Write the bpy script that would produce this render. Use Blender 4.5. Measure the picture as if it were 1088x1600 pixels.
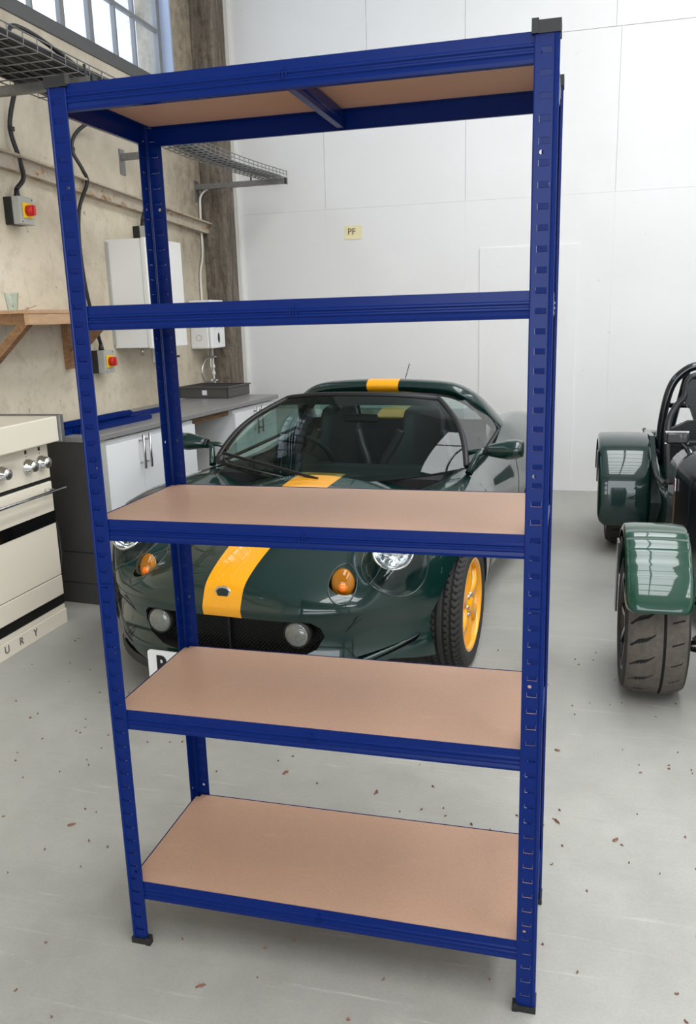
import bpy, bmesh, math, random
import numpy as np
from mathutils import Vector, Matrix
random.seed(7)
for _o in list(bpy.data.objects):
    bpy.data.objects.remove(_o, do_unlink=True)
SC = bpy.context.scene
COL = SC.collection

# ------------------------------------------------------------------ camera
cam_d = bpy.data.cameras.new('camera')
cam_d.sensor_fit = 'VERTICAL'; cam_d.sensor_height = 36.0
cam_d.lens = 1307.73 / 1600 * 36.0
cam_d.clip_start = 0.05; cam_d.clip_end = 200
CAM = bpy.data.objects.new('camera', cam_d); COL.objects.link(CAM)
_yaw, _pit, _rol = -0.2641, 0.2314, -0.0300
_f = Vector((math.sin(_yaw)*math.cos(_pit), math.cos(_yaw)*math.cos(_pit), -math.sin(_pit)))
_r = Vector((math.cos(_yaw), -math.sin(_yaw), 0)); _u = _r.cross(_f)
_R = _r*math.cos(_rol) + _u*math.sin(_rol); _U = -_r*math.sin(_rol) + _u*math.cos(_rol)
_m = Matrix(((_R.x, _U.x, -_f.x, 1.0396), (_R.y, _U.y, -_f.y, -1.6218), (_R.z, _U.z, -_f.z, 1.5454), (0, 0, 0, 1)))
CAM.matrix_world = _m
SC.camera = CAM

# ------------------------------------------------------------------ world, lights, exposure
W = bpy.data.worlds.new('sky'); SC.world = W; W.use_nodes = True
W.node_tree.nodes['Background'].inputs[0].default_value = (0.80, 0.90, 1.0, 1)
W.node_tree.nodes['Background'].inputs[1].default_value = 3.0
SC.view_settings.view_transform = 'Standard'; SC.view_settings.look = 'None'
SC.view_settings.gamma = 1; SC.view_settings.use_curve_mapping = False
SC.view_settings.exposure = 0.06
def area(name, loc, rot, sx, sy, energy, col):
    d = bpy.data.lights.new(name, 'AREA'); d.shape = 'RECTANGLE'; d.size = sx; d.size_y = sy
    d.energy = energy; d.color = col
    o = bpy.data.objects.new(name, d); o.location = loc; o.rotation_euler = rot; COL.objects.link(o); return o
SKYL = [(1.65, 0.2, 1.5, 8.6), (4.9, 0.2, 1.3, 8.6)]           # skylight centre x, y, width, length
for _i, (_x, _y, _w, _l) in enumerate(SKYL):
    area('skylight_daylight', (_x, _y, 5.28), (0, 0, 0), _w, _l, 225, (1.0, 0.985, 0.96))
area('roller_door_daylight', (2.0, -6.9, 2.0), (math.radians(90), 0, 0), 5.0, 3.8, 125, (1.0, 0.98, 0.95))

# ------------------------------------------------------------------ materials
def _nt(name):
    m = bpy.data.materials.new(name); m.use_nodes = True
    nt = m.node_tree; return m, nt, nt.nodes['Principled BSDF']
def pm(name, col, rough=0.5, metal=0.0, coat=0.0, spec=0.5, trans=0.0, ior=1.45, alpha=1.0, noise=None, bump=None, emit=None):
    """principled; noise=(scale, amount, colour2), bump=(scale, strength)"""
    m, nt, b = _nt(name)
    b.inputs['Base Color'].default_value = (*col, 1); b.inputs['Roughness'].default_value = rough
    b.inputs['Metallic'].default_value = metal; b.inputs['Coat Weight'].default_value = coat
    b.inputs['Coat Roughness'].default_value = 0.03
    b.inputs['Specular IOR Level'].default_value = spec; b.inputs['Transmission Weight'].default_value = trans
    b.inputs['IOR'].default_value = ior; b.inputs['Alpha'].default_value = alpha
    if emit: b.inputs['Emission Color'].default_value = (*emit[0], 1); b.inputs['Emission Strength'].default_value = emit[1]
    if noise or bump:
        tc = nt.nodes.new('ShaderNodeTexCoord')
    if noise:
        n = nt.nodes.new('ShaderNodeTexNoise'); n.inputs['Scale'].default_value = noise[0]; n.inputs['Detail'].default_value = 6
        n.inputs['Roughness'].default_value = 0.65
        nt.links.new(tc.outputs['Object'], n.inputs['Vector'])
        r = nt.nodes.new('ShaderNodeValToRGB'); r.color_ramp.elements[0].position = 0.5 - noise[1]; r.color_ramp.elements[1].position = 0.5 + noise[1]
        r.color_ramp.elements[0].color = (*noise[2], 1); r.color_ramp.elements[1].color = (*col, 1)
        nt.links.new(n.outputs['Fac'], r.inputs['Fac']); nt.links.new(r.outputs['Color'], b.inputs['Base Color'])
    if bump:
        n2 = nt.nodes.new('ShaderNodeTexNoise'); n2.inputs['Scale'].default_value = bump[0]; n2.inputs['Detail'].default_value = 5
        nt.links.new(tc.outputs['Object'], n2.inputs['Vector'])
        bp = nt.nodes.new('ShaderNodeBump'); bp.inputs['Strength'].default_value = bump[1]; bp.inputs['Distance'].default_value = 0.01
        nt.links.new(n2.outputs['Fac'], bp.inputs['Height']); nt.links.new(bp.outputs['Normal'], b.inputs['Normal'])
    return m
class G:                                                       # tiny node-graph helper
    def __init__(s, nt): s.nt = nt
    def n(s, t, **kw):
        x = s.nt.nodes.new(t)
        for k, v in kw.items(): setattr(x, k, v)
        return x
    def l(s, a, b): s.nt.links.new(a, b)
    def noise(s, vec, scale, detail=6, rough=0.6, dist=0.0):
        x = s.n('ShaderNodeTexNoise'); x.inputs['Scale'].default_value = scale; x.inputs['Detail'].default_value = detail
        x.inputs['Roughness'].default_value = rough; x.inputs['Distortion'].default_value = dist; s.l(vec, x.inputs['Vector']); return x.outputs['Fac']
    def mapp(s, vec, sc, rot=(0, 0, 0)):
        x = s.n('ShaderNodeMapping'); x.inputs['Scale'].default_value = sc; x.inputs['Rotation'].default_value = rot; s.l(vec, x.inputs['Vector']); return x.outputs['Vector']
    def ramp(s, fac, stops):
        x = s.n('ShaderNodeValToRGB'); e = x.color_ramp.elements
        while len(e) < len(stops): e.new(0.5)
        for i, (p, c) in enumerate(stops): e[i].position = p; e[i].color = (*c, 1) if len(c) == 3 else c
        s.l(fac, x.inputs['Fac']); return x.outputs['Color']
    def mix(s, fac, a, b, mode='MIX'):
        x = s.n('ShaderNodeMix', data_type='RGBA', blend_type=mode)
        if isinstance(fac, float): x.inputs[0].default_value = fac
        else: s.l(fac, x.inputs[0])
        for v, i in ((a, 6), (b, 7)):
            if isinstance(v, tuple): x.inputs[i].default_value = (*v, 1)
            else: s.l(v, x.inputs[i])
        return x.outputs[2]
    def math(s, op, a, b=0.0):
        x = s.n('ShaderNodeMath', operation=op)
        for v, i in ((a, 0), (b, 1)):
            if isinstance(v, (int, float)): x.inputs[i].default_value = v
            else: s.l(v, x.inputs[i])
        return x.outputs[0]
    def bump(s, h, st, bsdf, dist=0.01):
        x = s.n('ShaderNodeBump'); x.inputs['Strength'].default_value = st; x.inputs['Distance'].default_value = dist
        s.l(h, x.inputs['Height']); s.l(x.outputs['Normal'], bsdf.inputs['Normal'])
def floor_mat():
    m, nt, b = _nt('concrete_floor'); g = G(nt); v = g.n('ShaderNodeTexCoord').outputs['Object']
    big = g.noise(v, 0.9, 8, 0.65, 0.6); mid = g.noise(v, 6, 8, 0.7); fine = g.noise(v, 120, 4, 0.7)
    st = g.noise(g.mapp(v, (1.2, 16, 1), (0, 0, 0.75)), 1.6, 6, 0.7, 0.8); st2 = g.noise(g.mapp(v, (1.2, 20, 1), (0, 0, -0.35)), 1.3, 6, 0.7, 0.8)
    c = g.ramp(big, [(0.3, (0.320, 0.314, 0.286)), (0.5, (0.388, 0.382, 0.347)), (0.7, (0.432, 0.426, 0.390))])
    c = g.mix(g.ramp(mid, [(0.35, (0.5,)*3), (0.62, (0,)*3)]), c, (0.296, 0.291, 0.262))
    c = g.mix(g.ramp(st, [(0.60, (0,)*3), (0.72, (0.6,)*3)]), c, (0.560, 0.549, 0.510))
    c = g.mix(g.ramp(st2, [(0.60, (0,)*3), (0.72, (0.45,)*3)]), c, (0.288, 0.283, 0.255))
    c = g.mix(g.ramp(fine, [(0.3, (0.25,)*3), (0.55, (0,)*3)]), c, (0.240, 0.231, 0.208))
    g.l(c, b.inputs['Base Color'])
    g.l(g.ramp(mid, [(0.3, (0.38,)*3), (0.7, (0.6,)*3)]), b.inputs['Roughness'])
    g.bump(fine, 0.12, b, 0.004); return m
def plaster_mat():
    m, nt, b = _nt('cream_plaster'); g = G(nt); v = g.n('ShaderNodeTexCoord').outputs['Object']
    big = g.noise(v, 1.3, 8, 0.7, 0.4); mid = g.noise(v, 9, 8, 0.75); spot = g.noise(v, 22, 3, 0.5)
    c = g.ramp(big, [(0.3, (0.480, 0.408, 0.303)), (0.5, (0.634, 0.557, 0.428)), (0.7, (0.685, 0.616, 0.490))])
    c = g.mix(g.ramp(mid, [(0.33, (0.6,)*3), (0.5, (0,)*3)]), c, (0.428, 0.366, 0.280))
    c = g.mix(g.ramp(spot, [(0.24, (0.85,)*3), (0.29, (0,)*3)]), c, (0.171, 0.141, 0.109))
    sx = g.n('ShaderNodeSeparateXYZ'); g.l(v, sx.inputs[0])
    up = g.math('MULTIPLY', g.math('SUBTRACT', g.math('ADD', sx.outputs['Z'], g.math('MULTIPLY', big, 0.35)), 2.5), 2.2)  # upper wall: dimmer light high up painted in, together with heavier stains
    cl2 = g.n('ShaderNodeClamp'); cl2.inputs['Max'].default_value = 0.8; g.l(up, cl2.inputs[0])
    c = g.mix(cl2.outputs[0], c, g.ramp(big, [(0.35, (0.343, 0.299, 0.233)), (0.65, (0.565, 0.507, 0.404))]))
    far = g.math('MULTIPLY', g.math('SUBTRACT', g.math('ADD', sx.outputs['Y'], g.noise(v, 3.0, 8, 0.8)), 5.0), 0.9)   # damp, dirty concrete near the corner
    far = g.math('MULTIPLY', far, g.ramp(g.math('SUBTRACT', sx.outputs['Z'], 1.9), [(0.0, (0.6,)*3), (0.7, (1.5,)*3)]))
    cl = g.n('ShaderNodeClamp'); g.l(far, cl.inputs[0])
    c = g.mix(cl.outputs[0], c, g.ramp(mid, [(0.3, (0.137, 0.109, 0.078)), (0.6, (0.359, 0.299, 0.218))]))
    g.l(c, b.inputs['Base Color']); b.inputs['Roughness'].default_value = 0.8
    g.bump(mid, 0.35, b, 0.02); return m
def concrete_mat():
    m, nt, b = _nt('raw_concrete'); g = G(nt); v = g.n('ShaderNodeTexCoord').outputs['Object']
    n1 = g.noise(g.mapp(v, (6, 6, 1.0)), 2.2, 8, 0.75, 0.5); n2 = g.noise(v, 18, 6, 0.7)
    c = g.ramp(n1, [(0.32, (0.053, 0.041, 0.032)), (0.5, (0.150, 0.124, 0.094)), (0.68, (0.270, 0.232, 0.188))])
    c = g.mix(g.ramp(n2, [(0.35, (0.6,)*3), (0.5, (0,)*3)]), c, (0.068, 0.053, 0.041))
    g.l(c, b.inputs['Base Color']); b.inputs['Roughness'].default_value = 0.85; g.bump(n2, 0.5, b, 0.02); return m
def whitewall_mat():
    m, nt, b = _nt('white_board_paint'); g = G(nt); v = g.n('ShaderNodeTexCoord').outputs['Object']
    n1 = g.noise(v, 0.8, 6, 0.6); n2 = g.noise(v, 40, 4, 0.6); n3 = g.noise(v, 14, 3, 0.5)
    c = g.ramp(n1, [(0.3, (0.720, 0.711, 0.698)), (0.7, (0.774, 0.769, 0.765))])
    c = g.mix(g.ramp(n3, [(0.22, (0.55,)*3), (0.26, (0,)*3)]), c, (0.540, 0.522, 0.495))
    g.l(c, b.inputs['Base Color']); b.inputs['Roughness'].default_value = 0.55; g.bump(n2, 0.06, b, 0.005); return m
def rust_mat():
    m, nt, b = _nt('rusty_painted_steel'); g = G(nt); v = g.n('ShaderNodeTexCoord').outputs['Object']
    n1 = g.noise(g.mapp(v, (1, 2.2, 3)), 5, 8, 0.75, 0.3)
    c = g.ramp(n1, [(0.36, (0.16, 0.08, 0.04)), (0.40, (0.40, 0.24, 0.12)), (0.46, (0.44, 0.38, 0.30)), (0.7, (0.50, 0.45, 0.37))])
    g.l(c, b.inputs['Base Color']); b.inputs['Roughness'].default_value = 0.8; g.bump(n1, 0.4, b, 0.01); return m
def wood_mat(name, c1, c2):
    m, nt, b = _nt(name); g = G(nt); v = g.n('ShaderNodeTexCoord').outputs['Object']
    n1 = g.noise(g.mapp(v, (18, 2.5, 18)), 2.0, 6, 0.65, 1.2)
    g.l(g.ramp(n1, [(0.35, c1), (0.65, c2)]), b.inputs['Base Color']); b.inputs['Roughness'].default_value = 0.65; return m
def mdf_mat():
    m, nt, b = _nt('brown_hardboard'); g = G(nt); v = g.n('ShaderNodeTexCoord').outputs['Object']
    n1 = g.noise(v, 260, 4, 0.75); n2 = g.noise(v, 4, 6, 0.6); n3 = g.noise(g.mapp(v, (3, 9, 1), (0, 0, .4)), 2, 5, 0.6)
    c = g.ramp(n1, [(0.3, (0.424, 0.252, 0.168)), (0.55, (0.480, 0.296, 0.202)), (0.75, (0.512, 0.320, 0.224))])
    c = g.mix(g.ramp(n2, [(0.35, (0.20,)*3), (0.7, (0,)*3)]), c, (0.400, 0.236, 0.156))
    c = g.mix(g.ramp(n3, [(0.62, (0,)*3), (0.75, (0.25,)*3)]), c, (0.576, 0.400, 0.296))
    g.l(c, b.inputs['Base Color']); b.inputs['Roughness'].default_value = 0.42; return m
def paint_mat(name, col, stripe=None):
    """glossy metallic-flake car paint; stripe = half width at nose, growth per metre, y limits, colour (body-local coordinates)"""
    m, nt, b = _nt(name); g = G(nt); v = g.n('ShaderNodeTexCoord').outputs['Object']
    fl = g.noise(v, 900, 2, 0.5)
    c = g.mix(g.ramp(fl, [(0.45, (0,)*3), (0.75, (0.5,)*3)]), col, tuple(min(1, x*2.0) for x in col))
    b.inputs['Specular IOR Level'].default_value = 0.25
    if stripe:
        sx = g.n('ShaderNodeSeparateXYZ'); g.l(v, sx.inputs[0])
        wid = g.math('ADD', g.math('MULTIPLY', sx.outputs['Y'], stripe[1]), stripe[0])
        wid = g.math('MINIMUM', wid, stripe[2])
        k = g.math('LESS_THAN', g.math('ABSOLUTE', sx.outputs['X']), wid)
        c = g.mix(k, c, stripe[3])
    g.l(c, b.inputs['Base Color']); b.inputs['Roughness'].default_value = 0.32
    b.inputs['Coat Weight'].default_value = 1.0; b.inputs['Coat Roughness'].default_value = 0.015
    return m
def glass_mat(name, tint, refl=0.10, rough=0.0):
    """thin tinted pane: transparent tint + fresnel gloss"""
    m = bpy.data.materials.new(name); m.use_nodes = True; nt = m.node_tree; nt.nodes.clear(); g = G(nt)
    out = g.n('ShaderNodeOutputMaterial'); tr = g.n('ShaderNodeBsdfTransparent'); tr.inputs[0].default_value = (*tint, 1)
    gl = g.n('ShaderNodeBsdfGlossy'); gl.inputs['Roughness'].default_value = rough
    lw = g.n('ShaderNodeLayerWeight'); lw.inputs['Blend'].default_value = 0.5
    fr = g.math('ADD', g.math('MULTIPLY', g.math('POWER', lw.outputs['Facing'], 5.0), 0.9), refl*0.45)
    mx = g.n('ShaderNodeMixShader'); g.l(fr, mx.inputs[0]); g.l(tr.outputs[0], mx.inputs[1]); g.l(gl.outputs[0], mx.inputs[2])
    g.l(mx.outputs[0], out.inputs[0]); return m
YEL = (0.94, 0.40, 0.006)
GREEN = (0.0003, 0.017, 0.0135)
M = dict(
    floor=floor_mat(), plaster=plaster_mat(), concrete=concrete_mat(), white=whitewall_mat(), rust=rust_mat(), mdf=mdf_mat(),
    blue=pm('blue_powder_coat', (0.001, 0.0135, 0.118), 0.27, spec=0.20),
    blackp=pm('black_plastic', (0.012, 0.012, 0.012), 0.45), rubber=pm('tyre_rubber', (0.022, 0.021, 0.020), 0.75, noise=(60, 0.3, (0.035, 0.033, 0.031))),
    dusty=pm('dusty_tyre_rubber', (0.115, 0.098, 0.082), 0.85, noise=(40, 0.25, (0.065, 0.056, 0.048))),
    groove=pm('tyre_groove_rubber', (0.010, 0.010, 0.010), 0.9),
    gpaint=paint_mat('green_car_paint', GREEN), gstripe=paint_mat('green_car_paint_with_stripe', GREEN, (0.083, 0.036, 0.118, YEL)),
    gmid=paint_mat('bright_green_wing_paint', (0.001, 0.036, 0.020)), navy=paint_mat('black_car_paint', (0.004, 0.005, 0.008)),
    yellow=pm('yellow_paint', YEL, 0.3, coat=0.6), dark=pm('matt_black', (0.006, 0.006, 0.006), 0.8), leather=pm('black_leather', (0.014, 0.014, 0.015), 0.34, bump=(180, 0.15)),
    carpet=pm('dark_trim', (0.012, 0.012, 0.013), 0.9), chrome=pm('chrome', (0.75, 0.75, 0.76), 0.08, 1.0), steel=pm('galvanised_steel', (0.30, 0.30, 0.30), 0.45, 0.85, noise=(30, 0.3, (0.20, 0.20, 0.20))),
    brushed=pm('brushed_steel', (0.55, 0.54, 0.53), 0.30, 1.0), amber=glass_mat('amber_lens', (1.0, 0.60, 0.10), 0.12), amberin=pm('amber_bulb', (1.0, 0.55, 0.12), 0.25),
    lens=glass_mat('clear_lens', (0.93, 0.95, 0.95)), screen=glass_mat('tinted_windscreen', (0.40, 0.56, 0.52)), sideglass=glass_mat('side_glass', (0.70, 0.82, 0.80)),
    foglens=pm('fog_lamp_lens', (0.20, 0.205, 0.19), 0.10, coat=1.0, noise=(60, 0.3, (0.11, 0.115, 0.105))),
    refl=pm('lamp_reflector', (0.85, 0.86, 0.87), 0.12, 1.0), cream=pm('cream_enamel', (0.76, 0.70, 0.58), 0.28, coat=0.4), blackg=pm('black_glass', (0.004, 0.004, 0.004), 0.08),
    whitep=pm('white_plastic', (0.80, 0.80, 0.79), 0.35), whitel=pm('white_laminate', (0.78, 0.785, 0.79), 0.32), boiler=pm('white_enamel_panel', (0.78, 0.77, 0.74), 0.35),
    charcoal=pm('charcoal_panel', (0.035, 0.034, 0.033), 0.6, noise=(3, 0.25, (0.055, 0.053, 0.05))), greytop=pm('grey_worktop', (0.27, 0.265, 0.26), 0.35, noise=(90, 0.25, (0.17, 0.165, 0.16))),
    greyp=pm('grey_plastic', (0.40, 0.40, 0.37), 0.5), crate=pm('dark_grey_crate', (0.075, 0.07, 0.065), 0.55), red=pm('red_plastic', (0.55, 0.02, 0.015), 0.35), yelp=pm('yellow_plastic', (0.85, 0.52, 0.01), 0.4),
    timber=wood_mat('brown_timber', (0.20, 0.10, 0.045), (0.34, 0.19, 0.09)), timber2=wood_mat('pale_timber', (0.40, 0.24, 0.13), (0.52, 0.33, 0.19)),
    cup=glass_mat('pale_blue_plastic', (0.93, 0.98, 0.98), rough=0.2), paper=pm('aged_paper', (0.78, 0.70, 0.42), 0.8), ink=pm('pencil_ink', (0.16, 0.12, 0.08), 0.8), darkink=pm('black_ink', (0.01, 0.01, 0.012), 0.5),
    frame=pm('grey_painted_window_bars', (0.22, 0.22, 0.225), 0.6), bluejamb=pm('jamb_daylight_blue', (0.40, 0.47, 0.62), 0.6), sill=pm('dark_grey_sill', (0.10, 0.10, 0.10), 0.7), pane=glass_mat('window_glass', (0.93, 0.96, 1.0)),  # jamb: bluish daylight on the window reveal is put into its colour
    block=pm('outside_blockwork', (0.62, 0.62, 0.68), 0.9, noise=(4, 0.2, (0.50, 0.50, 0.55))), ceil=pm('grey_roof_sheet', (0.42, 0.42, 0.42), 0.7), leaf=pm('dry_brown_leaf', (0.25, 0.12, 0.075), 0.8, noise=(60, 0.3, (0.13, 0.06, 0.035))),
    plate=pm('number_plate_white', (0.80, 0.80, 0.80), 0.3), mesh=pm('grille_mesh_black', (0.012, 0.012, 0.012), 0.5), trim=pm('white_trim', (0.72, 0.70, 0.66), 0.6), pipe=pm('white_pipe', (0.72, 0.70, 0.64), 0.5),
    sticker=pm('white_sticker', (0.75, 0.77, 0.80), 0.4), blueflag=pm('flag_blue', (0.03, 0.05, 0.25), 0.4), carbon=pm('black_fibre', (0.01, 0.01, 0.011), 0.3, coat=0.5),
)

# ------------------------------------------------------------------ mesh helpers
class MB:
    def __init__(s): s.v = []; s.f = []; s.m = []; s.sm = []
    def add(s, vs, fs, mi=0, smooth=False):
        o = len(s.v); s.v += [tuple(map(float, p)) for p in vs]; s.f += [tuple(i + o for i in q) for q in fs]
        s.m += [mi]*len(fs); s.sm += [smooth]*len(fs); return s
    def box(s, x0, x1, y0, y1, z0, z1, mi=0, bev=0.0):
        if bev > 0:
            b = bev; bm = bmesh.new(); bmesh.ops.create_cube(bm, size=1)
            for v in bm.verts: v.co = ((x0+x1)/2 + v.co.x*(x1-x0), (y0+y1)/2 + v.co.y*(y1-y0), (z0+z1)/2 + v.co.z*(z1-z0))
            bmesh.ops.bevel(bm, geom=list(bm.edges), offset=b, segments=2, affect='EDGES', profile=0.5)
            bm.verts.index_update(); s.add([v.co for v in bm.verts], [[v.index for v in f.verts] for f in bm.faces], mi); bm.free(); return s
        return s.add([(x0, y0, z0), (x1, y0, z0), (x1, y1, z0), (x0, y1, z0), (x0, y0, z1), (x1, y0, z1), (x1, y1, z1), (x0, y1, z1)],
                     [(0, 3, 2, 1), (4, 5, 6, 7), (0, 1, 5, 4), (1, 2, 6, 5), (2, 3, 7, 6), (3, 0, 4, 7)], mi)
    def bar(s, a, b, w, h, up=(0, 0, 1), mi=0):
        a, b = Vector(a), Vector(b); d = (b-a).normalized(); r = d.cross(Vector(up)).normalized(); u = r.cross(d)
        vs = [p + r*(i*w/2) + u*(j*h/2) for p in (a, b) for i, j in ((-1, -1), (1, -1), (1, 1), (-1, 1))]
        return s.add(vs, [(3, 2, 1, 0), (4, 5, 6, 7), (0, 1, 5, 4), (1, 2, 6, 5), (2, 3, 7, 6), (3, 0, 4, 7)], mi)
    def tube(s, pts, r, n=10, mi=0, cap=True, closed=False):
        pts = [Vector(p) for p in pts]; N = len(pts); rr = r if isinstance(r, (list, tuple)) else [r]*N
        vs = []; prev = None
        for i, p in enumerate(pts):
            if closed: t = (pts[(i+1) % N] - pts[i-1])
            else: t = (pts[min(i+1, N-1)] - pts[max(i-1, 0)])
            t.normalize()
            if prev is None:
                a = Vector((0, 0, 1)) if abs(t.z) < 0.9 else Vector((1, 0, 0)); x = t.cross(a).normalized()
            else:
                x = (prev - t*prev.dot(t)).normalized()
            y = t.cross(x); prev = x
            vs += [p + x*(math.cos(2*math.pi*k/n)*rr[i]) + y*(math.sin(2*math.pi*k/n)*rr[i]) for k in range(n)]
        fs = []
        for i in range(N if closed else N-1):
            j = (i+1) % N
            fs += [(i*n+k, i*n+(k+1) % n, j*n+(k+1) % n, j*n+k) for k in range(n)]
        s.add(vs, fs, mi, True)
        if cap and not closed: s.add(vs[:n], [tuple(range(n))[::-1]], mi); s.add(vs[-n:], [tuple(range(n))], mi)
        return s
    def lathe(s, prof, c, ax, n=32, mi=0, smooth=True, closed=False):
        """prof: (radius, offset along axis)"""
        c = Vector(c); ax = Vector(ax).normalized(); a = Vector((0, 0, 1)) if abs(ax.z) < 0.9 else Vector((1, 0, 0))
        x = ax.cross(a).normalized(); y = ax.cross(x); L = len(prof)
        vs = [c + ax*o + (x*math.cos(2*math.pi*k/n) + y*math.sin(2*math.pi*k/n))*max(r, 1e-5) for r, o in prof for k in range(n)]
        fs = [(i*n+k, i*n+(k+1) % n, ((i+1) % L)*n+(k+1) % n, ((i+1) % L)*n+k) for i in range(L if closed else L-1) for k in range(n)]
        return s.add(vs, fs, mi, smooth)
    def grid(s, P, mi=0, smooth=True, flip=False):
        """P: rows x cols of points"""
        R, C = len(P), len(P[0]); vs = [p for r in P for p in r]
        fs = [(i*C+j, i*C+j+1, (i+1)*C+j+1, (i+1)*C+j) for i in range(R-1) for j in range(C-1)]
        if flip: fs = [f[::-1] for f in fs]
        return s.add(vs, fs, mi, smooth)
    def prism(s, poly, lo, hi, axis='z', mi=0):
        n = len(poly)
        def P(a, b, h): return {'z': (a, b, h), 'x': (h, a, b), 'y': (a, h, b)}[axis]
        vs = [P(a, b, lo) for a, b in poly] + [P(a, b, hi) for a, b in poly]
        fs = [tuple(range(n))[::-1], tuple(range(n, 2*n))] + [(i, (i+1) % n, (i+1) % n+n, i+n) for i in range(n)]
        return s.add(vs, fs, mi)
    def ell(s, c, r, n=20, m=12, mi=0, rot=None):
        vs = []; c = Vector(c)
        for i in range(m+1):
            th = math.pi*i/m
            for k in range(n):
                p = Vector((r[0]*math.sin(th)*math.cos(2*math.pi*k/n), r[1]*math.sin(th)*math.sin(2*math.pi*k/n), r[2]*math.cos(th)))
                vs.append(c + (rot @ p if rot else p))
        return s.add(vs, [(i*n+k, (i+1)*n+k, (i+1)*n+(k+1) % n, i*n+(k+1) % n) for i in range(m) for k in range(n)], mi, True)
    def mesh(s, name, mats, off=(0, 0, 0), fixn=True):
        me = bpy.data.meshes.new(name); o = Vector(off)
        me.from_pydata([Vector(v) - o for v in s.v], [], s.f)
        for m in mats: me.materials.append(m)
        me.polygons.foreach_set('material_index', s.m); me.polygons.foreach_set('use_smooth', s.sm)
        if fixn:
            bm = bmesh.new(); bm.from_mesh(me); bmesh.ops.remove_doubles(bm, verts=bm.verts, dist=1e-5); bmesh.ops.recalc_face_normals(bm, faces=bm.faces); bm.to_mesh(me); bm.free()
        me.update(); return me
def mats(m): return [M[x] for x in (m if isinstance(m, (list, tuple)) else [m])]
def link(name, me, parent=None, label=None, loc=(0, 0, 0)):
    o = bpy.data.objects.new(name, me); COL.objects.link(o); o.location = loc
    if parent: o.parent = parent
    if label: o['label'] = label
    return o
def part(name, mb, m, parent, label=None, off=(0, 0, 0), fixn=True): return link(name, mb.mesh(name, mats(m), off, fixn), parent, label)
def thing(name, label, cat, loc=(0, 0, 0), rz=0.0, group=None):
    o = bpy.data.objects.new(name, None); COL.objects.link(o); o.location = loc; o.rotation_euler = (0, 0, rz); o.empty_display_size = 0.1
    o['label'] = label; o['category'] = cat
    if group: o['group'] = group
    return o
def solo(name, mb, m, label, cat, group=None, off=(0, 0, 0), loc=None, kind=None):
    """one-mesh thing; geometry given in world coordinates, origin moved to off"""
    o = link(name, mb.mesh(name, mats(m), off), None, label, off); o['category'] = cat
    if group: o['group'] = group
    if kind: o['kind'] = kind
    return o
def struct(name, mb, m, parent=None):
    o = link(name, mb.mesh(name, mats(m)), parent)
    if not parent: o['kind'] = 'structure'
    return o
def smooth_path(pts, n=8):
    pts = [Vector(p) for p in pts]; P = [pts[0]*2 - pts[1]] + pts + [pts[-1]*2 - pts[-2]]; out = []
    for i in range(1, len(P)-2):
        a, b, c, d = P[i-1:i+3]
        for k in range(n):
            t = k/n; out.append(0.5*((2*b) + (c-a)*t + (2*a-5*b+4*c-d)*t*t + (3*b-a-3*c+d)*t**3))
    return out + [pts[-1]]
def rrect(x0, x1, z0, z1, r, n=4):
    out = []
    for cx, cz, a0 in ((x1-r, z0+r, -90), (x1-r, z1-r, 0), (x0+r, z1-r, 90), (x0+r, z0+r, 180)):
        out += [(cx + r*math.cos(math.radians(a0+90*k/n)), cz + r*math.sin(math.radians(a0+90*k/n))) for k in range(n+1)]
    return out
def text_mesh(txt, size, depth=0.001, bold=0.0):
    cu = bpy.data.curves.new('lettering', 'FONT'); cu.body = txt; cu.size = size; cu.extrude = depth; cu.offset = bold; cu.align_x = 'CENTER'; cu.align_y = 'CENTER'
    t = bpy.data.objects.new('lettering', cu); COL.objects.link(t); bpy.context.view_layer.update()
    me = bpy.data.meshes.new_from_object(t.evaluated_get(bpy.context.evaluated_depsgraph_get())); bpy.data.objects.remove(t); return me
def text_part(name, txt, size, m, parent, mat4, depth=0.001, bold=0.0):
    me = text_mesh(txt, size, depth, bold)
    me.materials.clear(); me.materials.append(M[m]); me.transform(mat4); return link(name, me, parent)

# ------------------------------------------------------------------ room shell
XL, YB, XR, YF, ZC = -2.1, 5.76, 6.2, -7.2, 5.4
struct('floor', MB().box(XL-0.4, XR, YF, YB+0.2, -0.1, 0), 'floor')
wb = struct('wall_back', MB().box(XL-0.4, XR, YB+0.012, YB+0.2, 0, ZC), 'white')
bx = [-1.875, -1.075, 0.135, 1.325, 2.545, 3.765, 4.985, XR]
bx2 = [-1.875, -0.68, 0.13, 1.285, 2.5, 3.7, 4.9, XR]
for i in range(len(bx)-1):
    part('wall_board', MB().box(bx[i]+0.0002, bx[i+1]-0.0002, YB, YB+0.012, 0.0, 2.4366), 'white', wb)
    part('wall_board', MB().box(bx[i]+0.0012, bx[i+1]-0.0012, YB, YB+0.012, 2.4375, 3.629), 'white', wb)
    part('wall_board', MB().box(bx2[i]+0.0015, bx2[i+1]-0.0015, YB, YB+0.012, 3.6325, ZC), 'white', wb)
part('patch_board', MB().box(0.255, 1.055, YB-0.008, YB, 0.0, 2.055, bev=0.002), 'white', wb)
part('edge_strip', MB().box(-1.905, -1.872, YB-0.05, YB+0.005, 0, ZC), 'trim', wb)
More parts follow.
